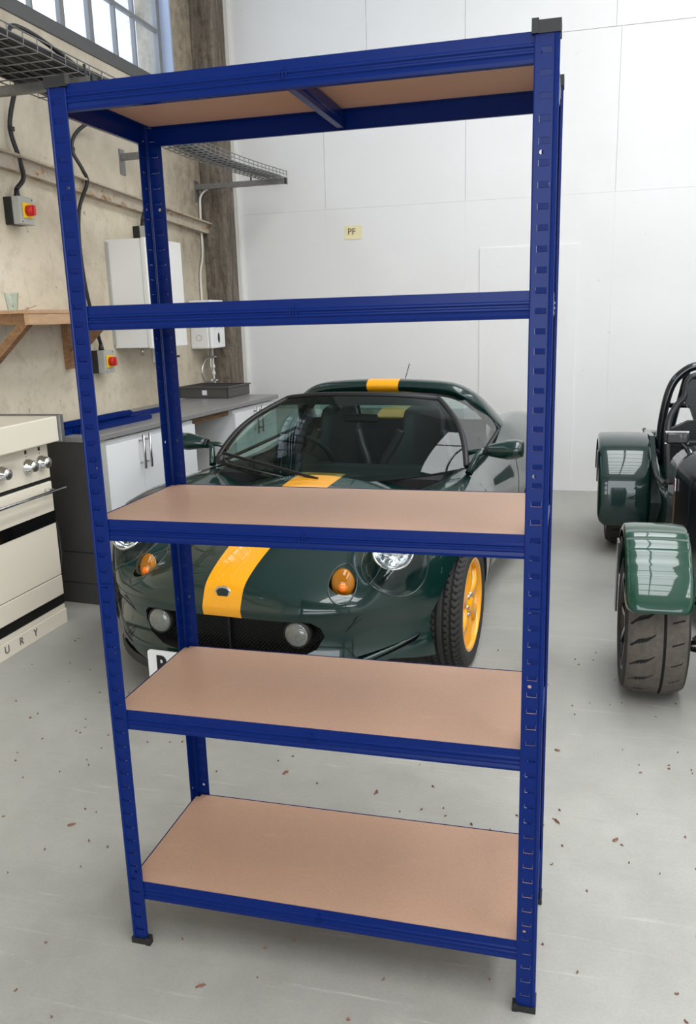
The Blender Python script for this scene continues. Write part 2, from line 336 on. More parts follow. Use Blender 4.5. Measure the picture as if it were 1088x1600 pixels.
# left wall with the long high window
WZ0, WZ1, WY0, WY1 = 3.34, 4.75, -3.5, 5.08
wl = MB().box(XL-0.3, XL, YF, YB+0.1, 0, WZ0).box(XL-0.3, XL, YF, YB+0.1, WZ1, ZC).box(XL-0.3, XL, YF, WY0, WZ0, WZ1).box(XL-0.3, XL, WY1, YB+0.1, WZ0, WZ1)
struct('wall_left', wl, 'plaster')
tr = struct('trim_1', MB().box(XL-0.16, XL+0.010, WY0, WY1-0.02, 3.262, WZ0+0.010, bev=0.004), 'sill')
struct('trim_2', MB().box(XL-0.12, XL+0.004, WY1-0.02, WY1+0.002, WZ0+0.012, WZ1), 'bluejamb')
pil = MB().box(XL, -1.905, 5.45, YB+0.012, 0, ZC, bev=0.008)
struct('trim_3', pil, 'concrete')
wn = MB(); XG = XL-0.10
ys = [2.10, 2.42, 2.72, 3.03, 3.337, 3.67, 4.02, 4.357, 4.64, 5.02]
wn.box(XG-0.02, XG+0.02, WY0, WY0+0.05, WZ0, WZ1).box(XG-0.02, XG+0.02, WY1-0.07, WY1-0.02, WZ0, WZ1).box(XG-0.02, XG+0.02, WY0, WY1-0.02, WZ1-0.04, WZ1).box(XG-0.02, XG+0.02, WY0, WY1-0.02, WZ0, WZ0+0.03)
w1 = struct('window_1', wn, 'frame')
yy = WY0+0.4
bars = []
while yy < 2.0: bars.append(yy); yy += 0.33
for i, y in enumerate(bars + ys[:-1]):
    w = 0.026 if abs(y-3.67) < 0.01 or i % 5 == 2 else 0.011
    part('window_bar', MB().box(XG-0.016, XG+0.016, y-w, y+w, WZ0+0.03, WZ1-0.04), 'frame', w1)
part('window_bar', MB().box(XG-0.014, XG+0.018, 4.02, WY1-0.07, 3.735, 3.760), 'frame', w1)
part('window_bar', MB().box(XG-0.014, XG+0.018, WY0+0.05, 4.02, 4.28, 4.305), 'frame', w1)
allb = [WY0+0.05] + bars + ys[:-1] + [WY1-0.07]
for a, b in zip(allb[:-1], allb[1:]): part('pane', MB().box(XG-0.003, XG+0.003, a, b, WZ0+0.03, WZ1-0.04), 'pane', w1)
# neighbouring building seen through the window
nb = thing('blockwork_building', 'pale grey blockwork building seen through the high window', 'building', (-4.2, 9.6, 0))
for r in range(14):
    for c in range(9):
        part('block', MB().box(-0.2, 0, -1.2+c*0.45-(0.22 if r % 2 and c else 0), -0.76+c*0.45-(0.22 if r % 2 else 0), 2.6+r*0.22, 2.81+r*0.22), 'block', nb)
part('mortar_core', MB().box(-0.6, -0.01, -1.199, 2.8, 0, 5.7), 'block', nb)
# unseen sides of the unit: right wall, front wall with roller-door opening, roof with skylight openings
struct('wall_right', MB().box(XR, XR+0.2, YF, YB+0.2, 0, ZC), 'white')
struct('wall_front', MB().box(XL-0.4, -0.7, YF-0.2, YF, 0, ZC).box(4.7, XR+0.2, YF-0.2, YF, 0, ZC).box(-0.7, 4.7, YF-0.2, YF, 4.1, ZC), 'white')
cl = MB(); xs_ = [XL-0.4]
for (x, y, w, l) in SKYL: xs_ += [x-w/2, x+w/2]
xs_ += [XR+0.2]
for i in range(0, len(xs_), 2): cl.box(xs_[i], xs_[i+1], YF-0.2, YB+0.2, ZC, ZC+0.1)
for (x, y, w, l) in SKYL: cl.box(x-w/2, x+w/2, YF-0.2, y-l/2, ZC, ZC+0.1).box(x-w/2, x+w/2, y+l/2, YB+0.2, ZC, ZC+0.1)
ce = struct('ceiling', cl, 'ceil')
for (x, y, w, l) in SKYL:
    for k in range(9): part('skylight_bar', MB().box(x-w/2, x+w/2, y-l/2+k*l/8-0.03, y-l/2+k*l/8+0.03, ZC-0.16, ZC), 'frame', ce)
    part('skylight_bar', MB().box(x-0.025, x+0.025, y-l/2, y+l/2, ZC-0.16, ZC), 'frame', ce)

# ------------------------------------------------------------------ blue shelving unit
SU = thing('shelving_unit', 'blue metal five tier shelving unit with brown hardboard shelves', 'shelving unit', (0, 0, 0))
HW, HD, HH, FW, T = 1.0, 0.408, 2.009, 0.041, 0.0022
PITCH = 0.0365
def flange_mesh():
    """one flange of an angle upright: strip in local XZ (x 0..FW), thickness along +y, with punched openings and round bolt holes"""
    mb = MB(); s0, s1 = 0.0105, 0.0305
    zs = []; z = 0.045
    while z < HH - 0.02: zs.append(z); z += PITCH
    mb.box(0.003, s0, 0, T, 0, HH).box(s1, FW, 0, T, 0, HH)
    holes = [min([q+PITCH/2 for q in zs[:-1]], key=lambda c: abs(c-h)) for h in (1.807, 1.228, 0.799, 0.22)]     # bolt holes midway between slots
    edges = [(0.0, None)]
    prev = 0.0
    def solid(a, b):
        hs = [h for h in holes if a + 0.004 < h < b - 0.004]
        if not hs: mb.box(s0, s1, 0, T, a, b); return
        h = hs[0]; r = 0.0040; x = 0.0252; n = 16
        if b - a < 0.012: mb.box(s0, s1, 0, T, a, b); return
        sq = [(x + r*math.cos(2*math.pi*k/n), h + r*math.sin(2*math.pi*k/n)) for k in range(n)]
        def outp(k):
            c, s = math.cos(2*math.pi*k/n), math.sin(2*math.pi*k/n); q = max(abs(c), abs(s)); 
            return (x + c/q*0.0053, h + s/q*0.0053)
        ou = [outp(k) for k in range(n)]
        for yy in (0, T):
            vs = [(p[0], yy, p[1]) for p in sq] + [(p[0], yy, p[1]) for p in ou]
            mb.add(vs, [(k, (k+1) % n, n+(k+1) % n, n+k) for k in range(n)])
        vs = [(p[0], 0, p[1]) for p in sq] + [(p[0], T, p[1]) for p in sq]; mb.add(vs, [(k, (k+1) % n, n+(k+1) % n, n+k) for k in range(n)])
        mb.box(s0, x-0.0053, 0, T, h-0.0053, h+0.0053).box(s0, s1, 0, T, a, h-0.0053).box(s0, s1, 0, T, h+0.0053, b)
    for z in zs: solid(prev, z-0.0055); prev = z+0.0055
    solid(prev, HH)
    # rolled stiffening bead along the outer fold
    mb.tube([(0.004, 0.001, 0), (0.004, 0.001, HH)], 0.0036, 8).tube([(FW-0.001, 0.001, 0), (FW-0.001, 0.001, HH)], 0.0016, 6)
    return mb, zs
_fm, SLOTZ = flange_mesh()
_tab = MB().add([(0.0108, 0.0022, -0.0046), (0.0302, 0.0022, -0.0046), (0.0302, 0.0004, 0.0052), (0.0108, 0.0004, 0.0052), (0.0108, 0.0042, -0.0056), (0.0302, 0.0042, -0.0056), (0.0302, 0.0024, 0.0056), (0.0108, 0.0024, 0.0056)],
                [(0, 1, 2, 3), (7, 6, 5, 4), (0, 4, 5, 1), (1, 5, 6, 2), (2, 6, 7, 3), (3, 7, 4, 0)])
TABM = _tab.mesh('slot', mats('blue'))
def place(mb, fn): r = MB(); r.v = [fn(*v) for v in mb.v]; r.f = mb.f; r.m = mb.m; r.sm = mb.sm; return r
for ix in (0, 1):
    for iy in (0, 1):
        sx, sy = (1, -1)[ix], (1, -1)[iy]; cx, cy = (0, HW)[ix], (0, HD)[iy]
        fa = place(_fm, lambda x, y, z: (cx + sx*x, cy + sy*y, z)); fb = place(_fm, lambda x, y, z: (cx + sx*y, cy + sy*x, z))
        al = MB(); al.add(fa.v, fa.f); al.add(fb.v, fb.f)
        # overlap joint of the two half uprights
        up = part('upright', al, 'blue', SU)
        part('joint_sleeve', MB().box(min(cx-sx*0.0015, cx+sx*FW), max(cx-sx*0.0015, cx+sx*FW), min(cy-sy*0.0015, cy), max(cy-sy*0.0015, cy), 0.955, 0.961).box(min(cx-sx*0.0015, cx), max(cx-sx*0.0015, cx), min(cy, cy+sy*FW), max(cy, cy+sy*FW), 0.955, 0.961), 'blue', up)
        for zz in SLOTZ:
            if any(abs(zz - b + 0.025) < 0.028 for b in (2.011, 1.579, 1.114, 0.648, 0.18)) and zz > 2.1: continue
            o = link('slot', TABM, up); o.location = (cx, cy, zz); o.scale = (sx, sy, 1)
            if iy == 1 or ix == 0 or ix == 1:
                o2 = link('slot', TABM, up); o2.location = (cx, cy, zz); o2.rotation_euler = (0, 0, math.pi/2 if sx*sy > 0 else -math.pi/2)
                o2.scale = (sy, -sx, 1) if sx*sy > 0 else (-sy, sx, 1)
        for nm, z0, z1 in (('foot_cap', -0.0, 0.016), ('top_cap', HH-0.004, HH+0.017)):
            a, b = (-0.004, FW+0.003); w0, w1 = -0.004, 0.008
            poly = [(a, w0), (b, w0), (b, w1), (w1, w1), (w1, b), (w0, b)]
            flare = 0.004 if nm == 'foot_cap' else 0.002
            part(nm, MB().prism([(cx+sx*p, cy+sy*q) for p, q in poly], z0, z1, 'z').prism([(cx+sx*(p*1.0+(flare if p > 0.02 else 0)), cy+sy*(q+(flare if q > 0.02 else 0))) for p, q in [(b-0.012, w0-0.002), (b, w0-0.002), (b, w1+0.003), (b-0.012, w1+0.003)]], z0, z1+(0.006 if nm == 'foot_cap' else 0.003)), 'blackp', up)
BZ = [2.011, 1.579, 1.114, 0.648, 0.18]
def beam_profile(h=0.05):
    # (depth outward, z below top): pressed channel with two ribs, lower return flange
    return [(-0.024, -0.008), (-0.0015, -0.008), (-0.0015, -0.0), (0.0, 0.0), (0.0, -0.018), (0.0024, -0.020), (0.0024, -0.023), (0.0, -0.026), (0.0, -0.029), (0.0024, -0.031), (0.0024, -0.034), (0.0, -0.037), (0.0015, -0.044), (0.0, -0.050), (-0.012, -0.051), (-0.012, -0.0495), (-0.0015, -0.0485), (-0.0015, -0.0095), (-0.024, -0.0095)]
def beam(a, b, out, parent, name='beam'):
    """a,b end points of the top outer edge, out = outward unit vector"""
    a, b, out = Vector(a), Vector(b), Vector(out); mb = MB(); pf = beam_profile(); n = len(pf)
    vs = [p + out*d + Vector((0, 0, z)) for p in (a, b) for d, z in pf]
    mb.add(vs, [(i, (i+1) % n, (i+1) % n+n, i+n) for i in range(n)] + [tuple(range(n))[::-1], tuple(range(n, 2*n))])
    return part(name, mb, 'blue', parent)
for k, zt in enumerate(BZ):
    bf = beam((FW-0.014, -0.0005+0.004, zt), (HW-FW+0.014, -0.0005+0.004, zt), (0, -1, 0), SU)
    bb = beam((FW-0.014, HD-0.004, zt-0.0), (HW-FW+0.014, HD-0.004, zt), (0, 1, 0), SU)
    beam((0.004, FW-0.014, zt), (0.004, HD-FW+0.014, zt), (-1, 0, 0), SU); beam((HW-0.004, FW-0.014, zt), (HW-0.004, HD-FW+0.014, zt), (1, 0, 0), SU)
    part('cross_brace', MB().box(0.485, 0.515, 0.01, HD-0.01, zt-0.0125, zt-0.011).box(0.5135, 0.515, 0.01, HD-0.01, zt-0.048, zt-0.0125).box(0.500, 0.5135, 0.01, HD-0.01, zt-0.048, zt-0.0465).tube([(0.516, 0.01, zt-0.034), (0.516, HD-0.01, zt-0.034)], 0.002, 6), 'blue', SU)
    part('brace_tab', MB().box(0.4965, 0.5035, 0.0002, 0.0045, zt-0.019, zt-0.013).box(0.492, 0.4945, -0.0008, 0.004, zt-0.036, zt-0.022).box(0.5055, 0.508, -0.0008, 0.004, zt-0.036, zt-0.022).box(0.4985, 0.5015, -0.0006, 0.004, zt-0.033, zt-0.022), 'blue', bf)
    # hardboard resting on the beam ledges, corners notched round the uprights
    e = 0.0065; c = 0.012
    poly = [(e+c, e), (HW-e-c, e), (HW-e-c, e+c), (HW-e, e+c), (HW-e, HD-e-c), (HW-e-c, HD-e-c), (HW-e-c, HD-e), (e+c, HD-e), (e+c, HD-e-c), (e, HD-e-c), (e, e+c), (e+c, e+c)]
    part('shelf_board', MB().prism(poly, zt-0.0078, zt-0.0010), 'mdf', SU)
for z0, z1 in ((1.505, 1.565), (1.875, 1.94)):
    part('sticker', MB().box(HW+0.0002, HW+0.0012, 0.02, 0.055, z0, z1), 'sticker', SU, 'white paper sticker')

# ------------------------------------------------------------------ left wall fittings
rl = MB()
for (y0, z0), (y1, z1) in zip([(-5.0, 2.50), (2.75, 2.435), (5.46, 2.30)][:-1], [(2.75, 2.435), (5.46, 2.30)]):
    rl.bar((XL+0.025, y0, z0), (XL+0.025, y1, z1), 0.055, 0.075).bar((XL+0.045, y0, z0+0.042), (XL+0.045, y1, z1+0.042), 0.09, 0.012)
solo('wall_rail', rl, 'rust', 'long rusty steel rail running along the cream wall', 'rail', off=(XL, 2.0, 2.45))
def isolator(x, y, z, label):
    t = thing('isolator_switch', label, 'switch', (x, y, z), group='wall isolator switches')
    part('back_box', MB().box(0, 0.055, -0.065, 0.065, -0.075, 0.075, bev=0.004), 'blackp', t)
    part('cover', MB().box(0.055, 0.105, -0.065, 0.065, -0.075, 0.075, bev=0.004), 'greyp', t)
    part('yellow_plate', MB().box(0.105, 0.112, -0.042, 0.042, -0.042, 0.042, bev=0.003), 'yelp', t)
    k = part('knob', MB().lathe([(0.0, 0.034), (0.026, 0.034), (0.030, 0.030), (0.030, 0.0), (0.0, 0.0)], (0.112, 0, 0), (1, 0, 0), 24), 'red', t)
    part('knob_grip', MB().box(0.146, 0.158, -0.008, 0.008, -0.027, 0.027, bev=0.003), 'red', k)
    part('cable_gland', MB().lathe([(0.0, 0.0), (0.018, 0.0), (0.018, 0.016), (0.012, 0.05), (0.0, 0.05)], (0.05, 0, 0.072), (0, 0, 1), 14), 'blackp', t)
    for a in (-0.052, 0.052): part('screw', MB().lathe([(0.0, 0.002), (0.004, 0.002), (0.004, 0)], (0.105, a, 0.062*(1 if a > 0 else -1)), (1, 0, 0), 8), 'dark', t)
isolator(XL, 2.79, 2.175, 'grey isolator switch with red knob at left edge below cable tray')
isolator(XL, 4.26, 2.145, 'grey isolator switch half hidden above the white boiler')
isolator(XL, 3.53, 1.285, 'grey isolator switch low on wall beside the timber wall shelf')
def cable(pts, r, label, m='blackp', name='cable', cat='cable', clips=()):
    t = thing(name, label, cat, pts[-1])
    part('sheath', MB().tube(smooth_path(pts), r, 8), m, t, off=pts[-1])
    for c in clips: part('cable_clip', MB().box(c[0]-0.012, c[0]+0.012, c[1]-0.016, c[1]+0.016, c[2]-0.012, c[2]+0.012), m, t, off=pts[-1])
    return t
cable([(-2.02, 2.86, 2.86), (-2.06, 2.83, 2.70), (-2.065, 2.82, 2.60), (-2.045, 2.845, 2.46), (-2.03, 2.84, 2.36), (-2.05, 2.79, 2.295)], 0.013, 'thick black cable running down to the left edge isolator', clips=[(-2.06, 2.82, 2.62)])
cable([(-1.95, 3.66, 2.86), (-2.06, 3.52, 2.74), (-2.075, 3.45, 2.62), (-2.03, 3.475, 2.50), (-2.02, 3.50, 2.42), (-2.06, 3.44, 2.25), (-2.075, 3.43, 2.0), (-2.07, 3.46, 1.7), (-2.05, 3.53, 1.40)], 0.012, 'long black cable beside the front left upright down to lower isolator', clips=[(-2.075, 3.45, 2.62), (-2.075, 3.43, 2.20)])
cable([(-2.06, 4.56, 2.80), (-2.08, 4.47, 2.66), (-2.075, 4.38, 2.48), (-2.04, 4.30, 2.36), (-2.05, 4.26, 2.26)], 0.013, 'black cable dropping to the isolator above the boiler')
# cable trays and brackets
def wire_tray(name, label, path, width, side, nlong, pitch, cables):
    p0 = path[0]; t = thing(name, label, 'cable tray', p0)
    P = smooth_path(path, 10)
    w = MB()
    offs = [(-width/2 + width*k/(nlong-1), 0.0) for k in range(nlong)] + [(-width/2, side), (width/2, side), (-width/2, side/2), (width/2, side/2)]
    for ox, oz in offs: part('long_wire', MB().tube([p + Vector((ox, 0, oz)) for p in P], 0.0032, 6), 'steel', t, off=p0)
    L = 0.0; last = None
    for a, b in zip(P[:-1], P[1:]):
        n = max(1, int((b-a).length/0.02))
        for k in range(n):
            p = a.lerp(b, k/n)
            if last is None or (p-last).length >= pitch:
                last = p.copy()
                part('cross_wire', MB().tube([p + Vector((-width/2, 0, side)), p + Vector((-width/2, 0, -0.004)), p + Vector((width/2, 0, -0.004)), p + Vector((width/2, 0, side))], 0.0032, 6), 'steel', t, off=p0)
    return P
P1 = wire_tray('cable_tray', 'wide wire mesh cable tray full of black cables by window', [(-1.56, -1.5, 2.74), (-1.56, 1.0, 2.74), (-1.56, 2.4, 2.735), (-1.56, 2.95, 2.735)], 0.46, 0.055, 8, 0.10, 0)
rnd = random.Random(3)
for k in range(11):
    ox = -0.20 + 0.04*k
    pts = [(-1.56+ox+rnd.uniform(-0.015, 0.015), y, 2.752+rnd.uniform(0, 0.022)) for y in (-1.5, -0.6, 0.2, 0.9, 1.5, 2.0, 2.4, 2.9)]
    solo('tray_cable', MB().tube(smooth_path(pts, 5), rnd.uniform(0.016, 0.021), 7), 'blackp', 'black cable lying in the wide wire cable tray', 'cable', 'black cables in the wide tray', off=(-1.56+ox, 2.0, 2.76))
solo('cable_loop', MB().tube(smooth_path([(-1.42, 1.95, 2.80), (-1.45, 2.05, 2.86), (-1.48, 2.25, 2.88), (-1.46, 2.45, 2.84), (-1.40, 2.52, 2.78)], 6), 0.011, 8), 'blackp', 'loop of black cable bulging above the wide tray', 'cable', off=(-1.42, 2.2, 2.8))
P2 = wire_tray('cable_tray', 'narrow wire cable tray hanging towards the concrete pillar', [(-1.41, 2.85, 2.68), (-1.41, 3.6, 2.615), (-1.41, 4.4, 2.62), (-1.41, 5.42, 2.665)], 0.22, 0.05, 6, 0.075, 0)
for ox in (-0.05, 0.0, 0.045):
    solo('tray_cable', MB().tube([p + Vector((ox, 0, 0.018)) for p in P2], 0.012, 7), 'blackp', 'black cable lying in the narrow wire cable tray', 'cable', 'black cables in the narrow tray', off=(-1.41+ox, 4.0, 2.64))
def bracket(y, z, x1, label, tip):
    t = thing('tray_bracket', label, 'bracket', (XL, y, z))
    part('arm', MB().box(0, x1-XL, -0.02, 0.02, -0.042, 0.0).box(0.0, x1-XL, -0.021, -0.018, -0.028, -0.014), 'steel', t)
    part('wall_plate', MB().box(0, 0.008, -0.035, 0.035, -0.14, 0.03), 'steel', t)
    part('end_cap', MB().box(x1-XL, x1-XL+0.012, -0.022, 0.022, -0.045, 0.003), 'blackp', t)
    for bx_ in tip: part('bolt', MB().lathe([(0.0, 0.05), (0.007, 0.05), (0.007, -0.05), (0, -0.05)], (bx_, 0, 0.01), (0, 0, 1), 8), 'blackp', t)
bracket(2.42, 2.722, -1.29, 'galvanised bracket arm holding the wide cable tray', (0.77,))
bracket(5.36, 2.655, -1.30, 'galvanised bracket arm with black end cap near concrete pillar', (0.5,))
bracket(4.12, 2.70, -1.93, 'short galvanised bracket stub on the cream wall above rusty rail', ())
# white boiler, water heater and its plumbing
bo = thing('boiler', 'large white boiler cabinet hung on the cream wall', 'boiler', (XL, 4.07, 1.36))
part('body', MB().box(0, 0.27, -0.275, 0.28, 0.0, 0.735, bev=0.006), 'boiler', bo)
part('front_cover', MB().box(0.27, 0.30, -0.275, 0.28, -0.005, 0.74, bev=0.005), 'boiler', bo)
part('seam', MB().box(0.262, 0.266, -0.277, -0.27, 0.0, 0.735), 'greyp', bo)
part('back_plate', MB().box(0.0, 0.02, -0.29, -0.27, 0.02, 0.72), 'greyp', bo)
part('pipe_stub', MB().tube([(0.12, -0.1, 0.0), (0.12, -0.1, -0.06)], 0.012, 8), 'brushed', bo)
ob = thing('socket_box', 'small white electrical box on wall under the boiler', 'switch', (XL, 4.40, 1.285))
part('box', MB().box(0, 0.05, -0.06, 0.06, -0.055, 0.055, bev=0.005), 'whitep', ob); part('button', MB().box(0.05, 0.056, -0.012, 0.012, -0.02, 0.02), 'greyp', ob)
vt = thing('valve', 'short brass valve with dark handle on wall under boiler', 'valve', (XL, 4.62, 1.26))
part('spindle', MB().tube([(0, 0, 0), (0.07, 0, 0)], 0.009, 8), 'brushed', vt); part('lever', MB().box(0.06, 0.075, -0.045, 0.045, -0.008, 0.008, bev=0.003), 'dark', vt); part('body', MB().tube([(0.035, -0.05, 0), (0.035, 0.05, 0)], 0.013, 8), 'brushed', vt)
wh = thing('water_heater', 'white wall mounted water heater beside the concrete pillar', 'water heater', (XL, 5.18, 1.30))
part('body', MB().box(0, 0.17, -0.14, 0.14, 0, 0.40, bev=0.012), 'whitep', wh); part('front_cover', MB().box(0.17, 0.20, -0.14, 0.14, 0, 0.40, bev=0.010), 'whitep', wh)
part('control_window', MB().ell((0.20, 0.0, 0.085), (0.004, 0.022, 0.045), 16, 8), 'darkink', wh); part('arch_line', MB().tube(smooth_path([(0.201, -0.09, 0.165), (0.201, 0, 0.175), (0.201, 0.09, 0.165)]), 0.002, 5), 'greyp', wh)
part('round_badge', MB().lathe([(0.026, 0), (0.026, 0.002), (0.021, 0.002), (0.021, 0)], (0.08, -0.139, 0.09), (0, -1, 0), 20, closed=True), 'greyp', wh)
pp = thing('water_pipes', 'looped braided hose and copper pipes below water heater', 'pipes', (XL, 5.25, 0.95))
part('braided_hose', MB().tube(smooth_path([(0.06, 0.06, 0.27), (0.08, -0.02, 0.275), (0.10, -0.17, 0.25), (0.10, -0.24, 0.17), (0.10, -0.20, 0.085), (0.08, -0.06, 0.06), (0.06, 0.06, 0.065)]), 0.009, 8), 'brushed', pp)
part('riser', MB().tube([(0.06, 0.09, 0.36), (0.06, 0.09, -0.02)], 0.011, 8), 'pipe', pp)
part('riser', MB().tube([(0.06, 0.04, 0.36), (0.06, 0.04, 0.0)], 0.008, 8), 'brushed', pp)
for z in (0.27, 0.065): part('valve', MB().tube([(0.06, 0.0, z), (0.06, 0.11, z)], 0.016, 8).tube([(0.06, 0.06, z), (0.11, 0.06, z)], 0.008, 8), 'brushed', pp)
for z in (0.17, 0.11, 0.02): part('fitting', MB().tube([(0.06, 0.09, z), (0.06, 0.09, z+0.03)], 0.017, 8), 'pipe', pp)
part('small_hose', MB().tube(smooth_path([(0.06, 0.02, 0.05), (0.09, -0.02, 0.03), (0.09, -0.02, -0.01), (0.06, 0.03, -0.02)]), 0.006, 6), 'brushed', pp)
cable([(-1.80, 5.36, 2.62), (-1.93, 5.37, 2.64), (-2.06, 5.38, 2.58), (-2.085, 5.38, 2.45), (-2.085, 5.37, 2.1), (-2.087, 5.30, 1.92), (-2.085, 5.29, 1.69)], 0.010, 'white flex curving from tray bracket down to water heater', 'pipe', 'white_cable', 'cable')
# timber shelf with plastic cup
ts = thing('timber_wall_shelf', 'rough timber wall shelf on braced brackets at left edge', 'shelf', (XL, 2.75, 1.62))
part('board', MB().box(0, 0.37, -0.43, 0.50, -0.018, 0.0), 'timber2', ts)
part('front_rail', MB().box(0.335, 0.365, -0.425, 0.49, -0.078, -0.018), 'timber2', ts)
for y in (-0.36, 0.44):
    part('wall_post', MB().box(0.0, 0.045, y-0.03, y+0.03, -0.36, -0.018), 'timber', ts)
    part('bearer', MB().box(0.045, 0.335, y-0.022, y+0.022, -0.075, -0.018), 'timber', ts)
    part('brace', MB().bar((0.035, y, -0.30), (0.315, y, -0.055), 0.045, 0.05, up=(0, 1, 0)), 'timber', ts)
part('bark_splinter', MB().bar((0.30, -0.36, 0.002), (0.33, -0.30, 0.022), 0.006, 0.003), 'timber', ts)
cu = solo('plastic_cup', MB().lathe([(0.026, 0.0), (0.037, 0.088), (0.039, 0.09), (0.037, 0.09), (0.0255, 0.003), (0.0, 0.003), (0.0, 0.0)], (-1.86, 2.37, 1.62), (0, 0, 1), 24), 'cup', 'pale blue translucent plastic cup standing on timber shelf', 'cup', off=(-1.86, 2.37, 1.62))
# paper note
pf = thing('paper_note', 'small yellowed paper note on the white wall', 'note', (-0.836, YB, 2.238))
part('paper', MB().grid([[(x, -0.001-0.006*max(0, (-z-0.03)/0.03)**2, z) for x in (-0.078, -0.03, 0.03, 0.078)] for z in (0.055, 0.0, -0.03, -0.045, -0.056)]), 'paper', pf)
text_part('lettering', 'PF', 0.075, 'ink', pf, Matrix.Translation((-0.012, -0.004, 0.005)) @ Matrix.Rotation(math.radians(90), 4, 'X'), 0.0008)

# ------------------------------------------------------------------ counter against the left wall
CT = dict(loc=(-1.426, 2.42, 0), rz=-math.radians(5.5))
ct = thing('worktop', 'speckled grey worktop running along the left wall', 'worktop', **CT)
part('slab', MB().box(-0.62, 0.012, -0.11, 2.25, 0.918, 0.95, bev=0.004), 'greytop', ct)
part('timber_batten', MB().box(-0.12, -0.06, 1.02, 1.54, 0.868, 0.917), 'timber', ct, 'brown timber batten under worktop')
ep = thing('end_panel_unit', 'charcoal end cabinet under near end of grey worktop', 'cabinet', **CT)
part('carcass', MB().box(-0.60, -0.035, -0.105, 0.005, 0.0, 0.917), 'charcoal', ep)
part('edge_trim', MB().box(-0.035, -0.002, -0.107, 0.02, 0.0, 0.915), 'greyp', ep)
part('panel_line', MB().box(-0.60, -0.036, -0.107, -0.104, 0.30, 0.304).box(-0.60, -0.036, -0.107, -0.104, 0.12, 0.123), 'dark', ep)
def cabinet(y0, y1, ndoor, label, hy):
    t = thing('base_cabinet', label, 'cabinet', **CT)
    part('carcass', MB().box(-0.58, -0.03, y0, y1, 0.0, 0.905), 'whitel', t)
    sp = [y0, (hy[0]+hy[1])/2, y1]
    for k in range(ndoor):
        d = part('door', MB().box(-0.028, -0.010, sp[k]+0.002, sp[k+1]-0.002, 0.10, 0.880, bev=0.002), 'whitel', t)
        h = hy[k]
        part('handle', MB().tube([(0.022, h, 0.70), (0.022, h, 0.90)], 0.0075, 8).tube([(-0.01, h, 0.735), (0.022, h, 0.735)], 0.006, 6).tube([(-0.01, h, 0.865), (0.022, h, 0.865)], 0.006, 6), 'brushed', d)
cabinet(0.03, 0.99, 2, 'white two door base cabinet with bar handles beside charcoal cabinet', (0.35, 0.415))
cabinet(1.55, 2.24, 2, 'white base cabinet at the far end of worktop near pillar', (1.85, 1.93))
# spare blue beams on the worktop
for k, (x, y0, y1, z) in enumerate([(-0.20, -0.09, 0.62, 0.95), (-0.25, -0.10, 0.60, 0.95), (-0.22, -0.06, 0.56, 0.985), (-0.15, -0.02, 0.66, 0.95), (-0.30, 0.45, 1.15, 0.95)]):
    t = thing('loose_beam', ['blue shelf beam lying flat at front of worktop', 'blue shelf beam lying second from the worktop front', 'blue shelf beam stacked on top of other beams', 'short blue shelf beam nearest the worktop front edge', 'blue shelf beam lying apart further along worktop'][k], 'beam', CT['loc'], CT['rz'], 'spare blue beams on the worktop')
    part('channel', MB().box(x-0.022, x+0.022, y0, y1, z, z+0.003).box(x+0.019, x+0.022, y0, y1, z, z+0.034).box(x-0.022, x-0.019, y0, y1, z, z+0.030), 'blue', t)
    part('end_hook', MB().box(x+0.010, x+0.024, y1, y1+0.018, z+0.004, z+0.026), 'blue', t)
cr = thing('storage_tray', 'shallow dark grey plastic tray on far end of worktop', 'tray', (-1.68, 4.55, 0.95), -math.radians(4))
part('tray_body', MB().prism(rrect(-0.22, 0.20, -0.19, 0.19, 0.02), 0.0, 0.006).box(-0.22, 0.20, -0.19, -0.18, 0.0, 0.085).box(-0.22, 0.20, 0.18, 0.19, 0.0, 0.085).box(-0.22, -0.21, -0.19, 0.19, 0.0, 0.085).box(0.19, 0.20, -0.19, 0.19, 0.0, 0.085), 'crate', cr)
part('rim', MB().box(-0.23, 0.21, -0.20, -0.18, 0.078, 0.088).box(-0.23, 0.21, 0.18, 0.20, 0.078, 0.088).box(0.19, 0.21, -0.18, 0.18, 0.078, 0.088).box(-0.23, -0.21, -0.18, 0.18, 0.078, 0.088), 'crate', cr)
part('paper_label', MB().box(-0.02, 0.02, -0.1925, -0.19, 0.025, 0.062), 'sticker', cr)

# ------------------------------------------------------------------ cream range cooker
ck = thing('range_cooker', 'cream enamel range cooker with silver knobs at left edge', 'cooker', (-1.52, 2.045, 0))
Y0 = -1.0
part('body', MB().box(-0.56, -0.012, Y0, 0.0, 0.02, 0.965), 'cream', ck)
part('plinth', MB().box(-0.02, 0.006, Y0, 0.004, 0.0, 0.080, bev=0.003), 'cream', ck)
part('lower_strip', MB().box(-0.02, 0.0, Y0, 0.0, 0.082, 0.108), 'cream', ck)
part('black_band', MB().box(-0.02, 0.002, Y0, 0.0, 0.110, 0.156), 'blackg', ck)
part('drawer_front', MB().box(-0.02, 0.004, Y0, 0.0, 0.160, 0.264, bev=0.003), 'cream', ck)
dr = part('oven_door', MB().box(-0.02, 0.004, Y0, 0.0, 0.268, 0.765, bev=0.004), 'cream', ck)
part('door_glass', MB().box(0.0, 0.006, Y0+0.01, -0.002, 0.548, 0.612), 'blackg', dr)
part('handle', MB().tube([(0.06, Y0+0.05, 0.728), (0.06, 0.03, 0.728)], 0.0085, 12), 'chrome', dr)
part('handle_post', MB().tube([(0.0, -0.06, 0.728), (0.06, -0.06, 0.728)], 0.009, 8), 'chrome', dr)
part('control_panel', MB().box(-0.02, 0.002, Y0, 0.0, 0.785, 0.962, bev=0.003), 'cream', ck)
part('panel_gap', MB().box(-0.019, -0.006, Y0, 0.0, 0.764, 0.786), 'dark', ck)
